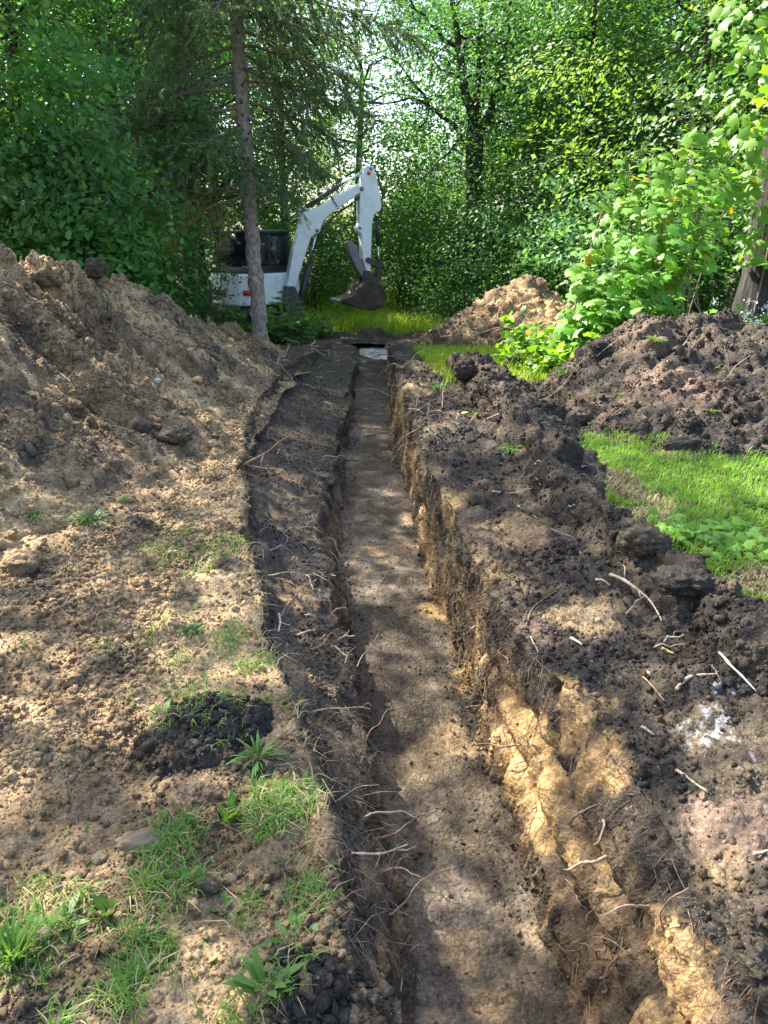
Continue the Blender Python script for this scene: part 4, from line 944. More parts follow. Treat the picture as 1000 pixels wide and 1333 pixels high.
# ------------------------------------------------------------------ bright big-leaved bush on the right
def bush():
    r = np.random.default_rng(9); Y0 = 10.1; b = PY(850, 430, Y0); z0 = float(G(Y0)); e = empty('leafy_bush', (b[0], Y0, z0), 'bright green bush with big lobed leaves growing behind the black soil heap', 'bush')
    def L(x, y, dy=0): q = PY(x, y, Y0+dy); return q-np.array([b[0], Y0, z0])
    sb = MB(); pos = []; nr = []; roll = []
    tips = [(740,405,-.5),(745,375,-.2),(755,350,-.3),(770,325,-.1),(775,300,-.3),(800,280,0),(805,255,.1),(800,235,.1),(820,215,.2),(845,205,.1),(870,200,.3),(885,185,.3),(905,182,.3),(925,180,.2),(945,178,.2),(960,190,.2),(760,410,-.7),(790,400,-.9),(820,395,-1.0),(850,390,-.9),(880,385,-.7),(800,350,-.8),(830,320,-.8),(860,300,-.7),(890,280,-.6),(920,260,-.5),(945,240,-.4),(840,270,-.4),(870,245,-.3),(900,225,-.2),(780,380,-.8),(930,310,-.6),(910,340,-.7),(870,340,-.9),(950,290,-.3),(830,360,-.9),(770,360,-.5),(810,300,-.5),(890,310,-.8),(940,215,-.1),(965,230,0),(855,225,-.1),(785,425,-.7),(745,425,-.4),(760,440,-.5),(735,430,-.4)]
    for i, (x, y, dy) in enumerate(tips):
        tip = L(x, y, dy); root = np.array([r.normal()*.5, r.normal()*.3+.3, -.1]); k = 9; t = np.linspace(0, 1, k)[:, None]; mid = root*.45+tip*.55+np.array([0, .1, .30+.3*r.random()]); pl = (1-t)**2*root+2*t*(1-t)*mid+t*t*tip; sb.tube(pl, np.linspace(.014, .004, k), 5)
        dv = tip-mid; dv /= np.linalg.norm(dv)
        for j in range(30):
            u = 1-.62*r.random()**1.4; q = np.array([np.interp(u, t[:, 0], pl[:, c]) for c in range(3)]); s_ = r.normal(size=3); s_[2] *= .4; s_ /= np.linalg.norm(s_); q = q+s_*(.07+.16*r.random())+np.array([0, 0, -.03])
            pos.append(q); n_ = np.array([dv[0]*.5, -.45, 1.0])+.38*r.normal(size=3)+.25*s_; nr.append(n_); roll.append(np.cross(n_, s_+dv*.8+np.array([0, 0, -.2]))*-1)
    st = sb.build('stem', M_TWIG, e, True)
    pos = np.array(pos); nr = np.array(nr); roll = -np.array(roll); size = .165*(.5+.8*r.random(len(pos)))
    # roll vector t: x = t x n, y = n x x ; make y (leaf length) follow the outward direction
    order = np.argsort(pos[:, 1]-.25*size*10); near = order[:300]; rest = order[300:]
    lv = [np_mesh('leaf', *scatter(LOBED, np.zeros((1, 3)), np.array([[0, 0, 1.]]), np.array([1.0]), np.random.default_rng(k_), np.array([[0, 1., 0]])), False) for k_ in range(1)]
    me = lv[0]; me.materials.append(M_LEAFB2)
    FR_ = frames(nr, r, np.cross(np.cross(nr, roll), nr) if False else roll)
    for i in near:
        o = bpy.data.objects.new('leaf', me); COL.objects.link(o); o.parent = e
        o.matrix_local = Matrix.Translation(Vector(pos[i])) @ Matrix(FR_[i].tolist()).to_4x4() @ Matrix.Diagonal((size[i], size[i], size[i], 1))
    V, F = scatter(LOBED, pos[rest], nr[rest], size[rest], r, roll[rest]); tag(link('leaf', np_mesh('leaf', V, F, False), M_LEAFB, e), kind='stuff')
M_LEAFB2 = leaf_mat('leaf_bright_single', (.12, .275, .036), (.12, .275, .036), .45, .05, .42)
bush()
# low ground plants along the foot of the bush, dry grass and a flowering weed by the thick trunk
r_ = np.random.default_rng(17)
def weed_clump(name, pos, lab, cat, nleaf, L, wd, mat, up=.6, group=None, bend=.5):
    """a rosette or tuft of strap leaves"""
    V = []; F = []; r = r_
    for i in range(nleaf):
        az = r.random()*2*pi; el = R(90)*(1-(1-up)*(.4+.9*r.random())); l = L*(.55+.6*r.random()); d = np.array([cos(az)*cos(el), sin(az)*cos(el), sin(el)]); s_ = np.array([-sin(az), cos(az), 0]); k = 4; b0 = len(V)
        root = np.array([cos(az), sin(az), 0])*.015*r.random()
        for j in range(k+1):
            t = j/k; q = root+d*l*t+np.array([cos(az)*.25, sin(az)*.25, -.75])*bend*l*t*t; w = wd*(.35+1.3*t)*(1-t**3)*(1 if t < 1 else 0)+.0008; V += [q-s_*w, q+s_*w+np.array([0, 0, .0])]
            if j: a = b0+2*j; F.append((a-2, a-1, a+1, a))
    e = link(name, np_mesh(name, np.array(V), np.array(F), False), mat, None, tuple(pos)); return tag(e, lab, cat, group)
for x, y, h_, n, lab in ((925, 395, .75, 120, 'tall dry seeding grass between the bright bush and the thick trunk'), (900, 400, .55, 60, 'shorter dry grass tuft at the right foot of the bright bush')):
    q = PY(x, 425, 9.9); q[2] = zat(q[0], q[1])-.02; weed_clump('dry_grass_tuft', q, lab, 'grass', n, h_, .006, M_DRY, .88, None, .35)
def flower_weed():
    q = PY(975, 425, 9.9); q[2] = zat(q[0], q[1])-.02; e = empty('flowering_weed', q, 'weed with pale white fluffy flower heads under the thick trunk at the right edge', 'plant'); r = r_; sb = MB(); fl_ = []; lf_ = []
    for i in range(26):
        top = np.array([r.normal()*.30, r.normal()*.2, .35+.55*r.random()]); pl, rl = limb((r.normal()*.08, r.normal()*.06, 0), top, .006, .003, r, 5, .1); sb.tube(pl, rl, 4); fl_ += [top+r.normal(size=3)*np.array([.045, .045, .03]) for _ in range(26)]; lf_ += [pl[1+int(3*r.random())]+r.normal(size=3)*.05 for _ in range(14)]
    sb.build('stem', M_WEED, e); fl_ = np.array(fl_); V, F = scatter(LEAF2, fl_, r.normal(size=fl_.shape)+np.array([0, -.3, .8]), .022+.02*r.random(len(fl_)), r); tag(link('flower_head', np_mesh('flower_head', V, F, False), M_FLOWER, e), kind='stuff')
    lf_ = np.array(lf_); V, F = scatter(LEAF4, lf_, r.normal(size=lf_.shape)*.6+np.array([0, 0, .9]), .06+.04*r.random(len(lf_)), r); tag(link('leaf', np_mesh('leaf', V, F, False), M_WEED, e), kind='stuff')
M_FLOWER = leaf_mat('white_flower', (.62, .66, .64), (.75, .78, .76), .3, .03, .05)
flower_weed()
lowp = shrub_mesh('foliage', 41, .75, .9, 60, 16, .11, LOBED, (.14, .14, .06)); SH['g'] = lowp
for px, Y, sc, rz, lab in ((752, 9.9, 1.0, 0, 'low leafy weeds at the left foot of the bright bush'), (830, 9.75, .95, 2, 'low leafy weeds behind the peak of the black heap'), (885, 9.7, .8, 4, 'low leafy weeds between black heap and dry grass'), (990, 10.0, 1.1, 1, 'yellow green leafy weeds under the thick trunk'), (400, 18.0, .7, 3, 'low weeds in front of the excavator track'), (300, 15.7, 1.0, 1, 'low weeds left of the spruce foot'), (365, 15.9, .9, 5, 'low weeds right of the spruce foot')):
    X_ = PY(px, 420, Y)[0]; plant('g', 'low_weeds', px, Y, zat(X_, Y)-.05, sc, rz, M_LEAFB if px > 700 else M_LEAF2, lab, 'plant', 'low weeds', ('foliage', 'stem'), SH)
# feathery grey green conifer twigs at the spruce foot
for px, Y, h_, lab in ((292, 15.6, 1.15, 'feathery grey green young spruce left of the spruce trunk'), (374, 15.8, 1.1, 'feathery young spruce right of the spruce trunk, before the cab'), (312, 15.3, .75, 'smallest young spruce by the spruce foot')):
    X_ = PY(px, 420, Y)[0]; e = empty('young_spruce', (X_, Y, zat(X_, Y)-.03), lab, 'tree', 'young spruces'); r = r_; sb = MB(); V_ = []; sb.tube(np.array([(0, 0, 0), (.03, 0, h_*.6), (.02, .02, h_)]), [.014, .008, .003], 5)
    for i in range(34):
        z = h_*(.08+.85*r.random()); az = r.random()*6.3; l = .5*(1.1-z/h_)*h_+.12; q = np.array([0, 0, z]); en = q+np.array([cos(az)*l, sin(az)*l, .12*l]); sb.tube(np.array([q, en]), [.005, .002], 3, False)
        m = 90; u = r.random((m, 1)); c = q+(en-q)*u; d_ = r.normal(size=(m, 3)); d_ /= np.linalg.norm(d_, axis=1, keepdims=True); d_ = d_*.8+(en-q)/l*.7; s_ = np.cross(d_, r.normal(size=(m, 3))); s_ /= np.linalg.norm(s_, axis=1, keepdims=True); V_.append(np.stack([c-s_*.006, c+s_*.006, c+d_*.05], 1).reshape(-1, 3))
    sb.build('trunk', M_TWIG, e); V_ = np.concatenate(V_); link('needles', np_mesh('needles', V_, np.arange(len(V_)).reshape(-1, 3), False), M_NEEDLE, e)

# ------------------------------------------------------------------ puddle at the far end of the trench
def water_mat():
    m = new_mat('muddy_water'); t = NT(m); pos = t.n('NewGeometry').outputs['Position']; b = t.n('BsdfPrincipled'); b.inputs['Base Color'].default_value = (.33, .35, .38, 1); b.inputs['Roughness'].default_value = .12; b.inputs['Specular IOR Level'].default_value = .9
    bp = t.n('Bump', i_Strength=1.0, i_Distance=.08); t.l(t.noise(pos, 7, 4), bp.inputs['Height']); t.l(bp.outputs[0], b.inputs['Normal']); t.out(b.outputs[0]); return m
q = hit(489, 460)[0]; A = np.linspace(0, 2*pi, 40, endpoint=False); rr_ = 1+.22*fbm(np.stack([np.cos(A)*1.5, np.sin(A)*1.5, A*0], 1), 3, 5)*2
zz = max(zat(q[0]+dx, q[1]+dy) for dx in (-.15, 0, .15) for dy in (-.5, 0, .5))+.006
V = np.concatenate([np.stack([q[0]+.36*np.cos(A)*rr_, q[1]+1.0*np.sin(A)*rr_, A*0+zz], 1), [[q[0], q[1], zz]]]); F = np.array([(i, (i+1) % 40, 40) for i in range(40)])
tag(link('puddle', np_mesh('puddle', V, F), water_mat()), 'puddle reflecting the sky at the far end of the trench', kind='structure')
# ------------------------------------------------------------------ roots, sticks, stones, weeds
rd = np.random.default_rng(23)
def root_obj(name, pts, r0, r1, mat, label, cat='root', group=None, forks=0):
    pts = np.asarray(pts, float); k = max(8, len(pts)*4); s = np.concatenate([[0], np.cumsum(np.linalg.norm(np.diff(pts, axis=0), axis=1))]); Ln = s[-1]
    u = np.linspace(0, s[-1], k); q = np.stack([np.interp(u, s, pts[:, c]) for c in range(3)], 1)
    q[1:] += np.cumsum(rd.normal(size=(k-1, 3)), 0)*min(.012, Ln*.012)
    for _ in range(3): q[1:-1] = .25*q[:-2]+.5*q[1:-1]+.25*q[2:]
    o = q[0].copy()
    rad = np.linspace(r0, r1, k)*(1+.14*rd.normal(size=k)); mb = MB(); mb.tube(q-o, np.maximum(rad, .0008), 6)
    for f in range(forks):
        i = rd.integers(k//3, k-2); d = q[i]-q[i-1]; d /= np.linalg.norm(d)+1e-9; d = d+rd.normal(size=3)*.6; l = Ln*(.12+.2*rd.random()); p2 = np.array([q[i], q[i]+d*l*.5+rd.normal(size=3)*.01, q[i]+d*l])-o; mb.tube(p2, [rad[i]*.6, rad[i]*.4, .0008], 5)
    ob = mb.build(name, mat, None, True); ob.location = o; return tag(ob, label, cat, group)
def lie(px, lift=.008):
    out = []
    for x, y in px: p_, n_ = hit(x, y); out.append(p_+n_*lift)
    return out
def arch(px):
    q = lie(px, .012); n = len(q); return [a+np.array([0, 0, .04*sin(pi*min(1, (i+.6)/n))]) for i, a in enumerate(q)]
def free(px, dz=0):
    p0, n0 = hit(*px[0]); return [p0-n0*.02]+[PY(x, y, p0[1]-.03*i) for i, (x, y) in enumerate(px[1:])]
NAMED = [
 ('root', 'f', [(316,606),(345,588),(370,574),(388,560)], .017, .006, M_ROOT, 'thickest pale forked root reaching from the left bank over the dark bench', 2),
 ('root', 'f', [(318,603),(345,610),(365,609),(379,620)], .013, .005, M_ROOT, 'reddish root curling down just below the thickest forked root', 1),
 ('root', 'f', [(403,923),(440,924),(470,922),(490,925)], .007, .003, M_PALE, 'straight pale root sticking out horizontally over the trench floor from the left edge', 2),
 ('root', 'l', [(455,886),(462,858),(475,835),(489,813)], .005, .002, M_PALE, 'thin curved root rising from the left side of the trench floor', 1),
 ('root', 'l', [(334,744),(368,751),(404,752)], .008, .005, M_PALE, 'pale straight root lying across the middle of the dark bench', 0),
 ('root', 'f', [(455,1112),(492,1108),(510,1103),(529,1094)], .006, .004, M_PALE, 'pinkish root with a bent tip over the nearest part of the trench', 2),
 ('root', 'l', [(504,1190),(525,1158),(555,1146),(589,1138)], .004, .002, M_PALE, 'arching thin root on the pale spot of the trench floor', 1),
 ('root', 'l', [(519,1290),(545,1250),(575,1226),(600,1220)], .004, .0025, M_PALE, 'long arching root lowest in the trench', 0),
 ('root', 'f', [(437,1046),(455,1031),(472,1024),(493,1022)], .004, .0025, M_PALE, 'thin curved root above the nearest pinkish root at the left wall', 1),
 ('root', 'f', [(506,1160),(510,1125),(512,1080)], .003, .0015, M_PALE, 'thin upright rootlet crossing the nearest pinkish root', 0),
 ('white_root', 'l', [(362,800),(364,812),(361,823)], .012, .009, M_WHITE, 'short bleached white root end standing on the dark bench by the left bank', 1),
 ('wood_chip', 'l', [(386,829),(398,825),(408,821)], .010, .006, M_PALE, 'flat pale wood chip on the bench right of the white root end', 0),
 ('stick', 'a', [(792,754),(815,772),(838,785),(857,806)], .013, .006, M_PALE, 'forked grey stick leaning out of the black ridge on the right', 2),
 ('stick', 'a', [(772,761),(785,766),(795,768)], .008, .006, M_PALE, 'short pale stick end left of the forked grey stick', 0),
 ('stick', 'a', [(812,760),(813,748),(810,741)], .006, .004, M_PALE, 'short upright stick just right of the forked grey stick', 0),
 ('stick', 'l', [(744,832),(762,842),(784,861)], .008, .004, M_PALE, 'thin dead stick lying below the sunlit sandy spot of the right bench', 1),
 ('stick', 'l', [(879,898),(900,884),(918,878),(934,877)], .012, .009, M_PALE, 'curved pale stick in front of the black soil mass on the right', 0),
 ('white_root', 'a', [(936,854),(946,874),(960,886),(980,899)], .008, .005, M_WHITE, 'bleached white root along the edge of the black soil mass at the right frame edge', 0),
 ('stick', 'l', [(879,1003),(900,1017),(924,1036)], .008, .006, M_PALE, 'straight pale stick above the pink soil patch on the right', 1),
 ('stick', 'l', [(838,882),(852,894),(868,912)], .006, .005, M_ROOT, 'thin brown stick in the black soil left of the curved pale stick', 0),
 ('stick', 'l', [(861,846),(869,850),(877,854)], .010, .009, M_CUT, 'short stub of fresh pale wood on the right bench', 0),
 ('stick', 'l', [(836,948),(845,953),(853,957)], .010, .007, M_PALE, 'short pale stub above the sand face on the right', 0),
 ('stick', 'f', [(930,985),(942,1005),(952,1028)], .010, .006, M_DARKSTICK, 'dark wet stick poking up above the pink soil patch', 0),
 ('stick', 'l', [(980,1111),(990,1110),(1003,1110)], .008, .007, M_PALE, 'pale stick end at the right frame edge beside the pink soil patch', 0),
 ('root', 'l', [(742,1074),(755,1058),(775,1049)], .010, .008, M_PALE, 'thick pale root stub at the lower right corner of the sand face', 0),
 ('root', 'f', [(862,1222),(856,1196),(866,1175),(893,1157)], .005, .003, M_ROOT, 'arched root loop on the right wall near the bottom of the frame', 0),
 ('root', 'l', [(683,818),(690,800),(706,785),(722,777)], .005, .003, M_ROOT, 'thin bent root left of the sunlit sandy spot on the right bench', 1),
 ('stick', 'l', [(690,830),(700,850),(698,866)], .004, .002, M_PALE, 'thin fork of root hanging at the edge above the sand face', 1),
 ('root', 'a', [(635,549),(682,531),(733,515),(748,490),(762,472)], .012, .006, M_ROOT, 'long bent root running up the left end of the black heap', 1),
 ('stick', 'l', [(775,466),(795,450),(817,434)], .010, .006, M_PALE, 'straight stick lying on the left shoulder of the black heap', 0),
 ('stick', 'f', [(895,466),(898,448),(901,432)], .012, .009, M_PALE, 'short upright stick end on the top of the black heap', 0),
 ('stick', 'l', [(866,476),(878,460),(893,448)], .009, .006, M_PALE, 'slanting stick left of the upright stick on the black heap', 0),
 ('stick', 'l', [(942,496),(962,484),(985,470)], .008, .005, M_PALE, 'thin slanting stick on the right part of the black heap', 1),
 ('branch', 'a', [(708,472),(716,460),(730,454),(745,454)], .022, .010, M_DARKSTICK, 'dark bent branch end beside the far green grass strip', 0),
 ('stick', 'l', [(757,608),(790,602),(829,592)], .011, .006, M_PALE, 'long pale stick lying in front of the black heap above the grass patch', 0),
 ('stick', 'l', [(641,640),(668,643),(697,636)], .009, .005, M_PALE, 'pale stick in the hollow behind the black ridge', 0),
 ('stick', 'l', [(674,660),(690,664),(709,674)], .008, .005, M_PALE, 'pale stick on the inner side of the black ridge', 0),
 ('root', 'l', [(266,420),(300,434),(337,444)], .022, .012, M_ROOT, 'pinkish root lying on the far end of the brown mound near the spruce', 0),
 ('root', 'l', [(165,574),(200,590),(238,609)], .010, .005, M_ROOT, 'dark reddish root lying on the lower slope of the brown mound', 1),
 ('root', 'l', [(68,478),(95,496),(119,511)], .010, .005, M_PALE, 'pale forked root lying halfway up the brown mound', 2),
 ('root', 'l', [(5,368),(50,400),(100,440)], .012, .008, M_DARKSTICK, 'dark root trailing down the upper left slope of the brown mound', 0),
 ('branch', 'a', [(573,440),(620,437),(648,425),(668,424),(703,434)], .025, .012, M_PALE, 'long bleached branch lying along the foot of the pointed dirt mound', 1),
 ('branch', 'f', [(573,438),(568,425),(566,409)], .022, .014, M_PALE, 'upright pale prong at the left end of the long bleached branch', 0),
 ('branch', 'f', [(578,438),(590,424),(589,411)], .022, .012, M_PALE, 'curved pale prong beside the upright prong at the pointed mound', 0),
 ('branch', 'f', [(592,438),(598,428),(606,440)], .014, .010, M_PALE, 'small looped prong in the middle of the long bleached branch', 0),
 ('stick', 'l', [(646,420),(650,405),(659,392)], .016, .010, M_PALE, 'pale stick standing out of the front slope of the pointed dirt mound', 0),
 ('stick', 'l', [(383,488),(405,482),(432,484)], .020, .010, M_PALE, 'thick pale stick across the far end of the dark bench', 0),
 ('stick', 'l', [(396,462),(410,458),(425,459)], .024, .015, M_ROOT, 'chunky root stub near the far end of the left bank', 0),
]
for nm, md, px, r0, r1, mt, lab, fk in NAMED:
    root_obj(nm, lie(px) if md == 'l' else (arch(px) if md == 'a' else free(px)), r0*.72, r1*.42, mt, lab, nm.split('_')[-1] if nm != 'wood_chip' else 'wood chip', None, fk)
# many look-alike thin roots, by the place they stick out of
BANDS = [(480, 'close to the puddle'), (540, 'level with the far grass strip'), (600, 'level with the black heap'), (680, 'just past the right grass patch'), (770, 'level with the right grass patch'), (860, 'by the white root end'), (960, 'by the black clump pile'), (1100, 'beside the sand face'), (2000, 'nearest the camera')]
def wild(n, region, label, group, L=(.08, .28), r=(.0025, .006), out=.5, mats=(M_ROOT, M_PALE)):
    k = 0
    for _ in range(n*6):
        if k >= n: break
        t = rd.random(); yv = region[0][0]+(region[-1][0]-region[0][0])*t
        xa_ = np.interp(yv, [q[0] for q in region], [q[1] for q in region]); xb_ = np.interp(yv, [q[0] for q in region], [q[2] for q in region]); x = xa_+(xb_-xa_)*rd.random()
        p_, n_ = hit(x, yv); dist = np.linalg.norm(p_-CO)
        if dist > 16: continue
        l = rd.uniform(*L)*(1+.05*dist); d = rd.normal(size=3); d -= n_*np.dot(d, n_); d /= np.linalg.norm(d)+1e-9; d = d*(1-out*rd.random())+n_*out*rd.random()
        pts = [p_-n_*.015]
        for j in range(1, 5): pts.append(p_+d*l*j/4+np.array([0, 0, -.25*l*(j/4)**2*out])+rd.normal(size=3)*l*.05+n_*.012)
        r0 = rd.uniform(*r)*(1+.03*dist); pale = int(rd.random() < .5); fk = int(rd.random() < .4)
        band = next(t_ for lim, t_ in BANDS if yv < lim)
        root_obj('root', pts, r0, r0*.45, mats[pale], ('pale ' if pale else 'brown ')+('forked ' if fk else '')+label+', '+band, 'root', group, fk); k += 1
wild(46, [(455, 392, 462), (520, 345, 448), (620, 325, 425), (750, 338, 425), (860, 365, 445)], 'thin root on the dark left bench', 'thin roots on the bench')
wild(26, [(560, 425, 452), (700, 416, 444), (820, 430, 455), (960, 462, 482), (1200, 480, 520)], 'thin root of the lower left wall', 'thin roots of the left wall', out=.9)
wild(40, [(470, 508, 540), (540, 512, 560), (680, 545, 600), (800, 570, 670), (900, 610, 720), (1050, 670, 800), (1250, 740, 960)], 'thin root of the right wall', 'thin roots of the right wall', L=(.06, .2), out=.8)
wild(34, [(450, 515, 570), (490, 512, 585), (560, 540, 620)], 'root out of the far right edge', 'roots of the far right edge', L=(.15, .4), r=(.004, .008), out=.6)
wild(22, [(440, 330, 440), (470, 350, 440), (500, 345, 430)], 'root before the spruce on the left bank', 'roots at the far left bank', L=(.15, .4), r=(.005, .010), out=.4)
wild(20, [(480, 600, 800), (600, 640, 760), (760, 720, 880), (900, 790, 990)], 'thin root in the right hand black soil', 'thin roots in the black soil', L=(.06, .18), out=.5)
# hair roots hanging out of both trench walls
def hairs(n, region, nm, lab):
    mb = MB()
    for _ in range(n):
        t = rd.random(); yv = region[0][0]+(region[-1][0]-region[0][0])*t; xa_ = np.interp(yv, [q[0] for q in region], [q[1] for q in region]); xb_ = np.interp(yv, [q[0] for q in region], [q[2] for q in region])
        p_, n_ = hit(xa_+(xb_-xa_)*rd.random(), yv); dist = np.linalg.norm(p_-CO)
        if dist > 13: continue
        l = rd.uniform(.03, .13); d = n_*.5+rd.normal(size=3)*.5+np.array([0, 0, -.3]); pts = np.array([p_+d*l*u+np.array([0, 0, -.5*l*u*u])+rd.normal(size=3)*.006*u for u in (0, .35, .7, 1)]); r0 = .0006*(1+.45*dist)
        mb.tube(pts, [r0, r0*.9, r0*.8, r0*.4], 3, False)
    tag(mb.build(nm, M_ROOT, None, True), lab, 'roots', None, 'stuff')
hairs(1100, [(475, 508, 545), (540, 514, 575), (680, 547, 630), (800, 572, 690), (900, 612, 750), (1050, 670, 850), (1300, 760, 1000)], 'hair_roots', 'fine hair roots hanging from the right trench wall')
hairs(500, [(470, 395, 462), (600, 330, 440), (750, 330, 435), (950, 385, 475), (1250, 440, 520)], 'hair_roots', 'fine hair roots on the left trench wall and bench')

ICO = {}
def ico(sub):
    if sub not in ICO:
        bm = bmesh.new(); bmesh.ops.create_icosphere(bm, subdivisions=sub, radius=1); bm.verts.ensure_lookup_table()
        ICO[sub] = (np.array([v.co for v in bm.verts]), np.array([[v.index for v in f.verts] for f in bm.faces])); bm.free()
    return ICO[sub]
def rock(name, x, y, rx, ry, rz, mat, label, cat, seed, rough=.25, bury=.3, rot=0, sub=3, col=None):
    sub = 4 if (mat is M_SOIL or max(rx, ry) < .1) else sub; V, F = ico(sub); n = fbm(V*1.3+seed*7.1, 3, seed); n2 = -np.abs(fbm(V*3.2+seed, 3, seed+5)); V2 = V*(1+rough*n+rough*.7*n2)[:, None]; V2 = V2*(1+((.75 if mat is M_SOIL else .4)*crumb(V2+seed, 5, seed+9, 1.9)))[:, None]
    V2 = np.sign(V2)*np.abs(V2)**.9*np.array([rx, ry, rz]); c, s_ = cos(rot), sin(rot); V2[:, :2] = V2[:, :2] @ np.array([[c, s_], [-s_, c]])
    V2 = V2*(.8 if mat is M_SOIL else 1); p_, n_ = hit(x, y); me = np_mesh(name, V2, F, mat is M_SOIL)
    if mat is M_SOIL: set_col(me, np.tile(col if col is not None else BROWN, (len(V2), 1))*(1+.5*fbm(V*4, 3, seed))[:, None])
    o = link(name, me, mat, None, tuple(p_+np.array([0, 0, rz*(1-2*bury)*.6]))); return tag(o, label, cat)
rock('stone', 185, 1098, .062, .036, .026, M_ROCK, 'flat brown stone at the upper edge of the long green grass', 'stone', 1)
rock('stone', 130, 1118, .020, .026, .014, M_ROCK, 'smaller tilted stone left of the flat brown stone', 'stone', 2, rot=.8)
rock('stone', 58, 1221, .018, .022, .022, M_ROCK, 'small rounded brown stone beside the grass tuft at the left edge', 'stone', 3)
rock('stone', 250, 1178, .014, .014, .013, M_CUT, 'tiny orange stone in the lower grass beside a dark clod', 'stone', 4)
rock('soil_clod', 272, 1158, .038, .032, .030, M_SOIL, 'dark rounded clod in the lower grass beside the orange stone', 'clod', 5, col=DBR)
rock('soil_clod', 30, 742, .12, .09, .085, M_SOIL, 'big rounded brown clod at the left frame edge on the mound foot', 'clod', 6, .35, .2, col=BROWN*1.15)
rock('soil_clod', 126, 356, .13, .12, .12, M_SOIL, 'dark clod sitting on the dip of the brown mound crest', 'clod', 7, .4, .15, col=DBR*.9)
rock('soil_clod', 62, 366, .20, .16, .12, M_SOIL, 'large overhanging clod just under the highest crest of the brown mound', 'clod', 8, .45, .25, col=BROWN)
rock('soil_clod', 228, 572, .16, .12, .09, M_SOIL, 'dark lumpy clod at the foot of the brown mound', 'clod', 9, .5, .25, col=DBR)
rock('soil_clod', 185, 560, .08, .07, .06, M_SOIL, 'small dark clod left of the lumpy clod at the mound foot', 'clod', 10, .4, .2, col=DBR)
rock('soil_clod', 100, 895, .05, .045, .035, M_SOIL, 'dark clod with a root stub on the left bank above the black clump pile', 'clod', 11, .4, .2, col=DBR)
rock('soil_clod', 840, 708, .12, .10, .085, M_SOIL, 'rounded black clod on the ridge at the corner of the grass patch', 'clod', 13, .5, .2, col=DBR*.8)
rock('soil_clod', 890, 765, .14, .11, .08, M_SOIL, 'flat black clod on the ridge below the grass patch', 'clod', 14, .5, .25, col=BLACK)
rock('soil_clod', 668, 478, .16, .14, .13, M_SOIL, 'dark clod at the left corner of the far grass strip', 'clod', 15, .5, .2, col=DBR*.7)
rock('soil_clod', 606, 487, .16, .14, .14, M_SOIL, 'dark clod on the right bank beside the far trench edge', 'clod', 16, .5, .2, col=DBR*.7)
rock('soil_clod', 755, 548, .14, .12, .10, M_SOIL, 'reddish clod in the hollow in front of the black heap', 'clod', 17, .5, .25, col=PINK*.5)
rock('soil_clod', 830, 560, .14, .12, .10, M_SOIL, 'rounded clod low on the front of the black heap', 'clod', 18, .5, .25, col=DBR)
rock('soil_clod', 890, 585, .24, .10, .08, M_SOIL, 'long black clod at the foot of the black heap above the grass', 'clod', 19, .4, .2, col=BLACK)
rock('stone', 600, 407, .34, .28, .20, simple_mat('dark_blue_stone', (.05, .055, .065), .45, spec=.5, nscale=5, var=.3), 'dark bluish boulder at the left foot of the pointed dirt mound', 'stone', 20, .3, .3)
rock('stone', 205, 497, .035, .03, .028, M_GREYROCK, 'pale stone halfway up the brown mound', 'stone', 21)
rock('stone', 40, 622, .04, .035, .03, M_ROCK, 'brown stone on the lower slope of the brown mound near the left edge', 'stone', 22, .3, .35)
rock('stone', 300, 444, .05, .045, .04, M_CUT, 'yellowish stone near the far end of the brown mound', 'stone', 23)
rock('stone_flake', 242, 521, .016, .012, .055, M_GREYROCK, 'upright pale flake standing on the brown mound slope', 'stone', 24, .15, .2, .6)
# sawn root stub with a yellow cut face
p0, n0 = hit(254, 470); e_ = empty('sawn_root_stub', p0, 'sawn root stub with a yellow cut face poking out of the brown mound', 'root')
mb = MB(); mb.tube(np.array([(.05, .02, -.08), (0, 0, .03), (-.035, -.02, .12)]), [.04, .038, .036], 10); mb.build('bark', M_ROOT, e_, True)
mb = MB(); mb.tube(np.array([(-.0352, -.0202, .1205), (-.0365, -.021, .125)]), [.0355, .034], 10); mb.build('cut_face', M_CUT, e_)
p0, n0 = hit(601, 541); weed_clump('fallen_leaf', p0+np.array([0, 0, .02]), 'single yellow fallen leaf on the right bank', 'leaf', 2, .09, .03, leaf_mat('yellow_leaf', (.6, .42, .03), (.65, .45, .04), .3, .05, 0), .3)

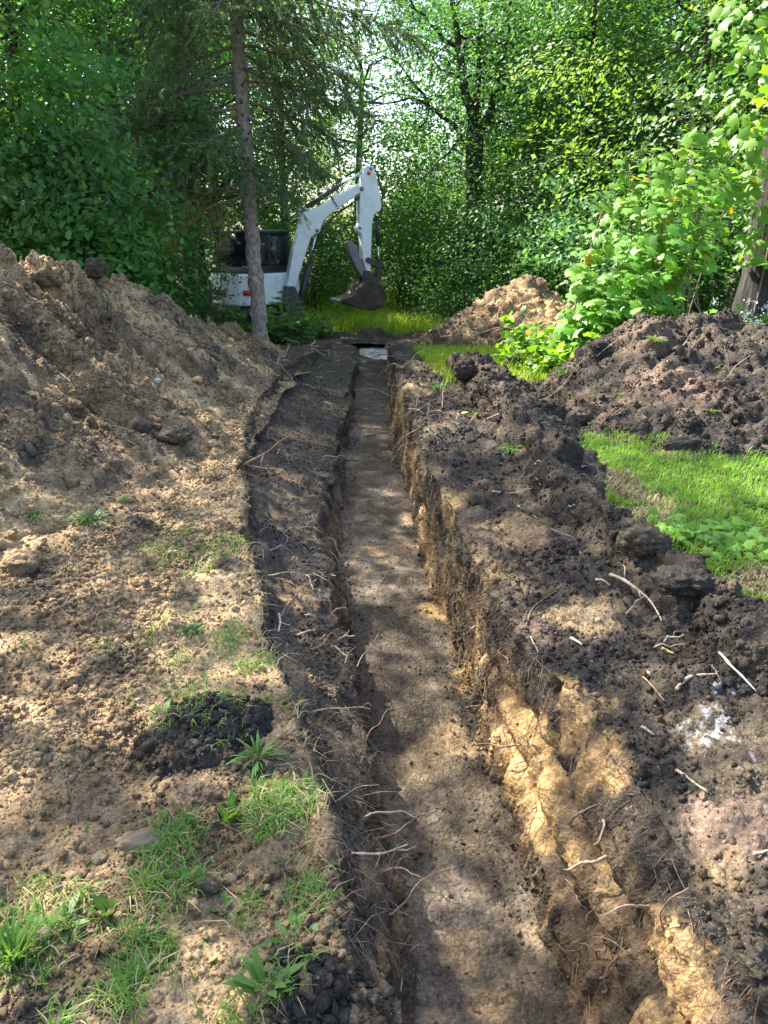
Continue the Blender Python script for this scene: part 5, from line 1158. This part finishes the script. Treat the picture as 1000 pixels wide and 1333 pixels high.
# weeds and tufts, each a thing
W_ = [
 (118, 680, 'grass_tuft', 46, .20, .0042, M_WEED, .55, 'bright green tuft on the dark hollow of the left mound foot', .7),
 (160, 652, 'grass_tuft', 26, .09, .003, M_GRASS, .6, 'small faded grass tuft right of the bright green tuft', .6),
 (45, 672, 'grass_tuft', 40, .09, .003, M_GRASS, .5, 'sparse flattened tuft at the left frame edge on the mound foot', .6),
 (18, 1255, 'grass_tuft', 90, .16, .003, M_GRASS, .8, 'dense dark green grass tuft at the lower left frame edge', .5),
 (335, 985, 'grass_tuft', 40, .11, .0035, M_WEED, .55, 'bright grass tuft growing out of the black clump pile', .6),
 (210, 932, 'broadleaf_weed', 9, .08, .012, M_WEED, .4, 'broad leaved seedling left of the black clump pile', .5),
 (300, 1068, 'broadleaf_weed', 10, .10, .012, M_WEED, .75, 'upright weed with broad light green leaves in the long grass', .3),
 (140, 1188, 'broadleaf_weed', 6, .09, .013, M_WEED, .75, 'lone weed with round leaves left in the lower grass', .3),
 (80, 1205, 'broadleaf_weed', 12, .09, .010, M_WEED, .5, 'dark weed beside the small brown stone', .5),
 (375, 1222, 'broadleaf_weed', 12, .11, .013, M_WEED, .35, 'dandelion like rosette near the left trench edge', .4),
 (345, 1285, 'broadleaf_weed', 14, .11, .010, M_WEED, .6, 'leafy weed above the black lump at the bottom', .5),
 (285, 1180, 'clover', 12, .045, .014, M_WEED, .4, 'small clover beside the dark rounded clod', .3),
 (270, 1245, 'broadleaf_weed', 6, .05, .013, M_WEED, .4, 'tiny round leaved seedling at the lower grass edge', .3),
 (40, 835, 'broadleaf_weed', 7, .05, .012, M_WEED, .4, 'tiny bluish seedling alone at the left edge', .3),
 (140, 815, 'grass_tuft', 20, .06, .003, M_WEED, .7, 'tiny green tuft alone in the middle of the left bank', .5),
 (250, 822, 'grass_tuft', 60, .08, .004, M_WEED, .5, 'sunlit yellow green tuft on the left bank by the trench', .6),
 (985, 660, 'broadleaf_weed', 22, .13, .009, M_WEED, .5, 'leafy weed at the right frame edge in the grass patch', .5),
 (808, 515, 'grass_sod', 110, .07, .005, M_LEAFY, .5, 'yellow green sod square stuck on the front of the black heap', .4),
 (735, 486, 'grass_tuft', 60, .16, .005, M_GRASS, .45, 'grass tuft hanging on the left slope of the black heap', .8),
 (853, 445, 'grass_tuft', 50, .16, .005, M_GRASS, .6, 'grass tuft on the crest of the black heap', .7),
 (932, 478, 'grass_tuft', 30, .09, .005, M_GRASS, .5, 'small faded tuft on the right part of the black heap', .6),
 (926, 535, 'grass_tuft', 30, .09, .004, M_GRASS, .5, 'small tuft low on the front of the black heap', .6),
 (668, 585, 'grass_tuft', 70, .14, .004, M_GRASS, .5, 'fallen grass tuft on the inner side of the ridge', .8),
 (625, 540, 'grass_tuft', 50, .13, .005, M_LEAFY, .5, 'pale grass tuft on the right bank near the yellow leaf', .7),
 (572, 505, 'grass_tuft', 80, .20, .006, M_GRASS, .5, 'grass tuft hanging over the far right trench edge', .8),
 (555, 470, 'grass_tuft', 90, .20, .006, M_LEAFY, .6, 'yellow green tuft at the far end of the right bank', .7),
 (780, 590, 'grass_tuft', 40, .08, .004, M_WEED, .5, 'small tuft beside the long pale stick', .6),
]
for x, y, nm, n_, l, w, m, up, lab, bd in W_:
    p_, nn = hit(x, y); weed_clump(nm, p_-np.array([0, 0, .012]), lab, 'clover' if nm == 'clover' else ('weed' if 'weed' in nm else 'grass'), n_, l, w, m, up, None, bd)
p0, n0 = hit(920, 706); qq = p0+rd.normal(size=(150, 3))*np.array([.17, .13, 0]); qq = np.array([(a, b_, zat(a, b_)+rd.uniform(.03, .09)) for a, b_, c_ in qq])
V, F = scatter(LOBED, qq-p0, rd.normal(size=qq.shape)*.35+np.array([0, -.3, 1.]), .045+.03*rd.random(len(qq)), rd); tag(link('creeping_weed', np_mesh('creeping_weed', V, F, False), M_LEAFB, None, tuple(p0)), 'patch of creeping weed with bright leaves in the right grass patch', 'weed', None, 'stuff')
# ------------------------------------------------------------------ grass (nobody could count it)
def blades(name, pos, h, w, mat, label, seed, lean=.5, mat2=None):
    r = np.random.default_rng(seed); n = len(pos); az = r.random(n)*2*pi; d = np.stack([np.cos(az), np.sin(az), 0*az], 1); s_ = np.stack([-np.sin(az), np.cos(az), 0*az], 1)
    hh = h*(.45+.9*r.random(n))[:, None]; le = lean*(.3+1.2*r.random(n))[:, None]; up = np.array([0, 0, 1.]); ww = w*(.6+.8*r.random(n))[:, None]
    m1 = pos+up*hh*.55+d*hh*le*.3; tp = pos+up*hh*(1-.35*le)+d*hh*le; V = np.stack([pos-s_*ww*.6, pos+s_*ww*.6, m1+s_*ww*.5, m1-s_*ww*.5, tp], 1).reshape(-1, 3); b = np.arange(n)[:, None]*5
    F4 = b+np.array([[0, 1, 2, 3]]); F3 = b+np.array([[3, 2, 4]]); o = link(name, np_mesh(name, V, [F4, F3], False), mat); return tag(o, label, 'grass', None, 'stuff')
def tops(XY):
    return np.array([(x, y, zat(x, y)-.006) for x, y in XY])
def region(n, x0, x1, y0, y1, keep, seed):
    r = np.random.default_rng(seed); q = np.stack([r.uniform(x0, x1, n*2), r.uniform(y0, y1, n*2)], 1); m = keep(q); q = q[m][:n]
    return q
def patchy(q, f, s): return fbm(np.concatenate([q*f, np.zeros((len(q), 1))], 1), 3, s)
def on_flat(q, tol=.05):
    P_ = tops(q); return P_[P_[:, 2] < G(P_[:, 1])+tol]
q = region(26000, 1.55, 5.0, 3.0, 6.2, lambda q: (q[:, 0] < .62*q[:, 1]+.3), 1); P1 = on_flat(q); tone = patchy(P1[:, :2], 1.6, 400)+rd.normal(size=len(P1))*.12
blades('grass', P1[tone > -.38], .065, .0045, M_LAWN, 'green grass of the patch between black ridge and black heap', 2, .8); blades('dry_grass', P1[tone <= -.38], .055, .004, M_DRY, 'dry straw coloured grass in the right grass patch', 3, 1.1)
q = region(15000, 1.15, 4.2, 8.9, 13.6, lambda q: q[:, 0] > 1.15+.25*patchy(q, 1.2, 5), 4); P2 = on_flat(q, .10); blades('grass', P2, .11, .008, M_MEADOW, 'sunlit grass strip in front of the pointed dirt mound', 5, .6)
q = region(26000, -3.5, 5.5, 18.75, 31, lambda q: np.abs(q[:, 0]-.02*q[:, 1]) < .17*q[:, 1]+.5*patchy(q, .6, 6), 7); P3 = np.stack([q[:, 0], q[:, 1], G(q[:, 1])-.02], 1); blades('meadow_grass', P3, .42, .016, M_MEADOW, 'tall bright meadow grass behind the end of the trench', 8, .45)
LP = [(250,725,.30,900,.05),(215,712,.18,350,.05),(275,700,.16,300,.05),(245,825,.22,900,.045),(205,845,.22,500,.04),(265,860,.26,700,.04),(300,850,.2,400,.04),(235,900,.2,350,.04),(260,935,.16,250,.045),(350,900,.18,300,.04),(330,1045,.16,900,.07),(285,1060,.2,800,.07),(240,1055,.16,500,.05),(365,1035,.12,500,.07),(300,1105,.2,900,.06),(245,1125,.16,800,.06),(340,1120,.15,700,.06),(375,1130,.1,300,.06),(200,1150,.16,700,.06),(155,1150,.12,350,.06),(210,1185,.14,700,.055),(170,1225,.14,700,.05),(220,1240,.12,600,.05),(280,1195,.1,300,.05),(110,1130,.12,350,.06),(75,1165,.12,300,.06),(95,1210,.08,250,.06),(10,1230,.10,400,.09),(20,1280,.08,250,.08),(120,1300,.10,400,.05),(130,1325,.08,300,.05),(345,1270,.10,300,.06),(310,1315,.07,200,.05),(405,1225,.07,250,.06),(420,1165,.08,250,.05),(395,1090,.08,300,.05),(60,835,.1,80,.04),(330,640,.2,200,.06),(320,600,.3,300,.07),(345,560,.3,250,.07),(90,670,.2,150,.06),(150,650,.15,150,.06),(320,560,.3,200,.08),(145,1090,.15,120,.05)]
gp = []; gd = []
for x, y, r0, n_, h_ in LP:
    p_, _ = hit(x, y); n_ = int(n_*.8); ang = rd.random(n_)*6.28; rr0 = r0*np.sqrt(rd.random(n_))*1.1; q = np.stack([p_[0]+rr0*np.cos(ang), p_[1]+rr0*np.sin(ang)*.9], 1); m = patchy(q, 8, 9)+rd.normal(size=n_)*.17 > .10; q = q[m & (q[:, 0] < LIPL(q[:, 1])+.02)]
    if len(q): t_ = tops(q); k = rd.random(len(t_)) < .82; gp.append(t_[k]); gd.append(t_[~k])
blades('grass', np.concatenate(gp), .058, .0032, M_GRASS, 'patchy trampled green grass on the left bank', 10, .9); blades('dry_grass', np.concatenate(gd), .05, .003, M_DRY, 'pale dry grass blades on the left bank', 11, 1.3)
# dry fibres hanging over the left trench edge
ye = rd.uniform(1.5, 7, 700); xe_ = LIPL(ye)+rd.normal(size=700)*.03; blades('dry_grass', tops(np.stack([xe_, ye], 1)), .05, .0026, M_DRY, 'dry fibres along the left trench edge', 12, 1.6)

# ------------------------------------------------------------------ loose crumbs of soil, instanced on the ground and heaps
src = bpy.data.collections.new('crumb_shapes')
for k in range(7):
    V, F = ico(2); n = fbm(V*1.6+k*9.3, 3, 600+k); V2 = V*(1+.55*n+.16*rd.normal(size=len(V)))[:, None]*np.array([1, .7+.35*rd.random(), .55+.3*rd.random()]); o = bpy.data.objects.new('crumb', np_mesh('crumb', V2, F, False)); o.data.materials.append(M_CLOD); src.objects.link(o)
def crumb_tree():
    g = bpy.data.node_groups.new('crumbs', 'GeometryNodeTree'); g.interface.new_socket('Geometry', in_out='INPUT', socket_type='NodeSocketGeometry'); g.interface.new_socket('Geometry', in_out='OUTPUT', socket_type='NodeSocketGeometry')
    N_ = g.nodes; i = N_.new('NodeGroupInput'); o = N_.new('NodeGroupOutput'); ci = N_.new('GeometryNodeCollectionInfo'); ci.inputs[0].default_value = src; ci.inputs['Separate Children'].default_value = True; ci.inputs['Reset Children'].default_value = True
    ip = N_.new('GeometryNodeInstanceOnPoints'); ip.inputs['Pick Instance'].default_value = True; a = N_.new('GeometryNodeInputNamedAttribute'); a.data_type = 'FLOAT'; a.inputs[0].default_value = 'rad'; b = N_.new('GeometryNodeInputNamedAttribute'); b.data_type = 'FLOAT_VECTOR'; b.inputs[0].default_value = 'rot'
    L_ = g.links; L_.new(i.outputs[0], ip.inputs['Points']); L_.new(ci.outputs[0], ip.inputs['Instance']); L_.new(a.outputs[0], ip.inputs['Scale']); L_.new(b.outputs[0], ip.inputs['Rotation']); L_.new(ip.outputs[0], o.inputs[0]); return g
CT = crumb_tree()
def crumbs(key, n, rmin, rmax, label, pw=.55, ymax=12, zone=None):
    s = [q for q in SOILS if q.key == key][0]; A_, B_, C_, D_ = (s.V[s.F[:, k]] for k in range(4)); c = (A_+B_+C_+D_)/4; nn = np.cross(C_-A_, D_-B_); ar = np.linalg.norm(nn, axis=1); nn /= ar[:, None]+1e-12
    dist = np.linalg.norm(c-CO, axis=1); x, y, dz = project(c); inv = (x > -60) & (x < 1060) & (y < 1400) & (c[:, 1] < ymax) & (c[:, 1] > .8)
    cl_ = .25+sstep(-.25, .35, fbm(c*2.2, 3, 700)); w = np.where(inv, ar*cl_/np.maximum(dist, 1.5)**1.6, 0)
    if zone is not None: w = w*zone(c)
    f = rd.choice(len(c), n, p=w/w.sum()); u, v = rd.random((2, n, 1)); p_ = (A_[f]*(1-u)+B_[f]*u)*(1-v)+(D_[f]*(1-u)+C_[f]*u)*v
    rad = np.clip(np.maximum(rmin, .0008*dist[f])*rd.random(n)**-pw, 0, rmax); p_ = p_+nn[f]*(rad*.25)[:, None]
    me = bpy.data.meshes.new('soil_crumbs'); me.vertices.add(n); me.vertices.foreach_set('co', p_.astype(np.float32).ravel())
    me.attributes.new('rad', 'FLOAT', 'POINT').data.foreach_set('value', rad.astype(np.float32)); me.attributes.new('rot', 'FLOAT_VECTOR', 'POINT').data.foreach_set('vector', (rd.random((n, 3))*6.28).astype(np.float32).ravel())
    col = s.C[s.F[f, 0]]*(.75+.6*rd.random(n)**1.3)[:, None]; set_col(me, col)
    o = link('soil_crumbs', me); md = o.modifiers.new('crumbs', 'NODES'); md.node_group = CT; me.materials.append(M_CLOD); return tag(o, label, 'soil', None, 'stuff')
crumbs('ground', 80000, .0022, .018, 'loose crumbs of brown and black soil on both banks', .5, 12, lambda c: np.where(c[:, 0] > .3, .35, 1))
crumbs('left', 30000, .005, .045, 'loose crumbs and small clods on the brown mound', .36, 14)
crumbs('ridge', 9000, .0045, .030, 'loose black crumbs on the ridge', .42)
crumbs('heap', 9000, .007, .045, 'loose black crumbs on the black heap', .36)
crumbs('trench', 15000, .0024, .012, 'loose crumbs on the trench floor and walls', .48, 12, lambda c: np.where(c[:, 0] > FR(c[:, 1])+.03, .12, np.where(c[:, 0] > FL(c[:, 1]), .09+np.exp(-((c[:, 0]-FR(c[:, 1]))/.10)**2)+.8*np.exp(-((c[:, 0]-FL(c[:, 1]))/.09)**2), .8)))
crumbs('rear', 3000, .014, .05, 'clods on the pointed dirt mound', .36, 18)
crumbs('clump_a', 2500, .0035, .02, 'crumbs on the black clump pile'); crumbs('clump_d', 1500, .004, .022, 'crumbs on the black soil mass at the right edge'); crumbs('clump_b', 1200, .0035, .018, 'crumbs on the black lump at the bottom')
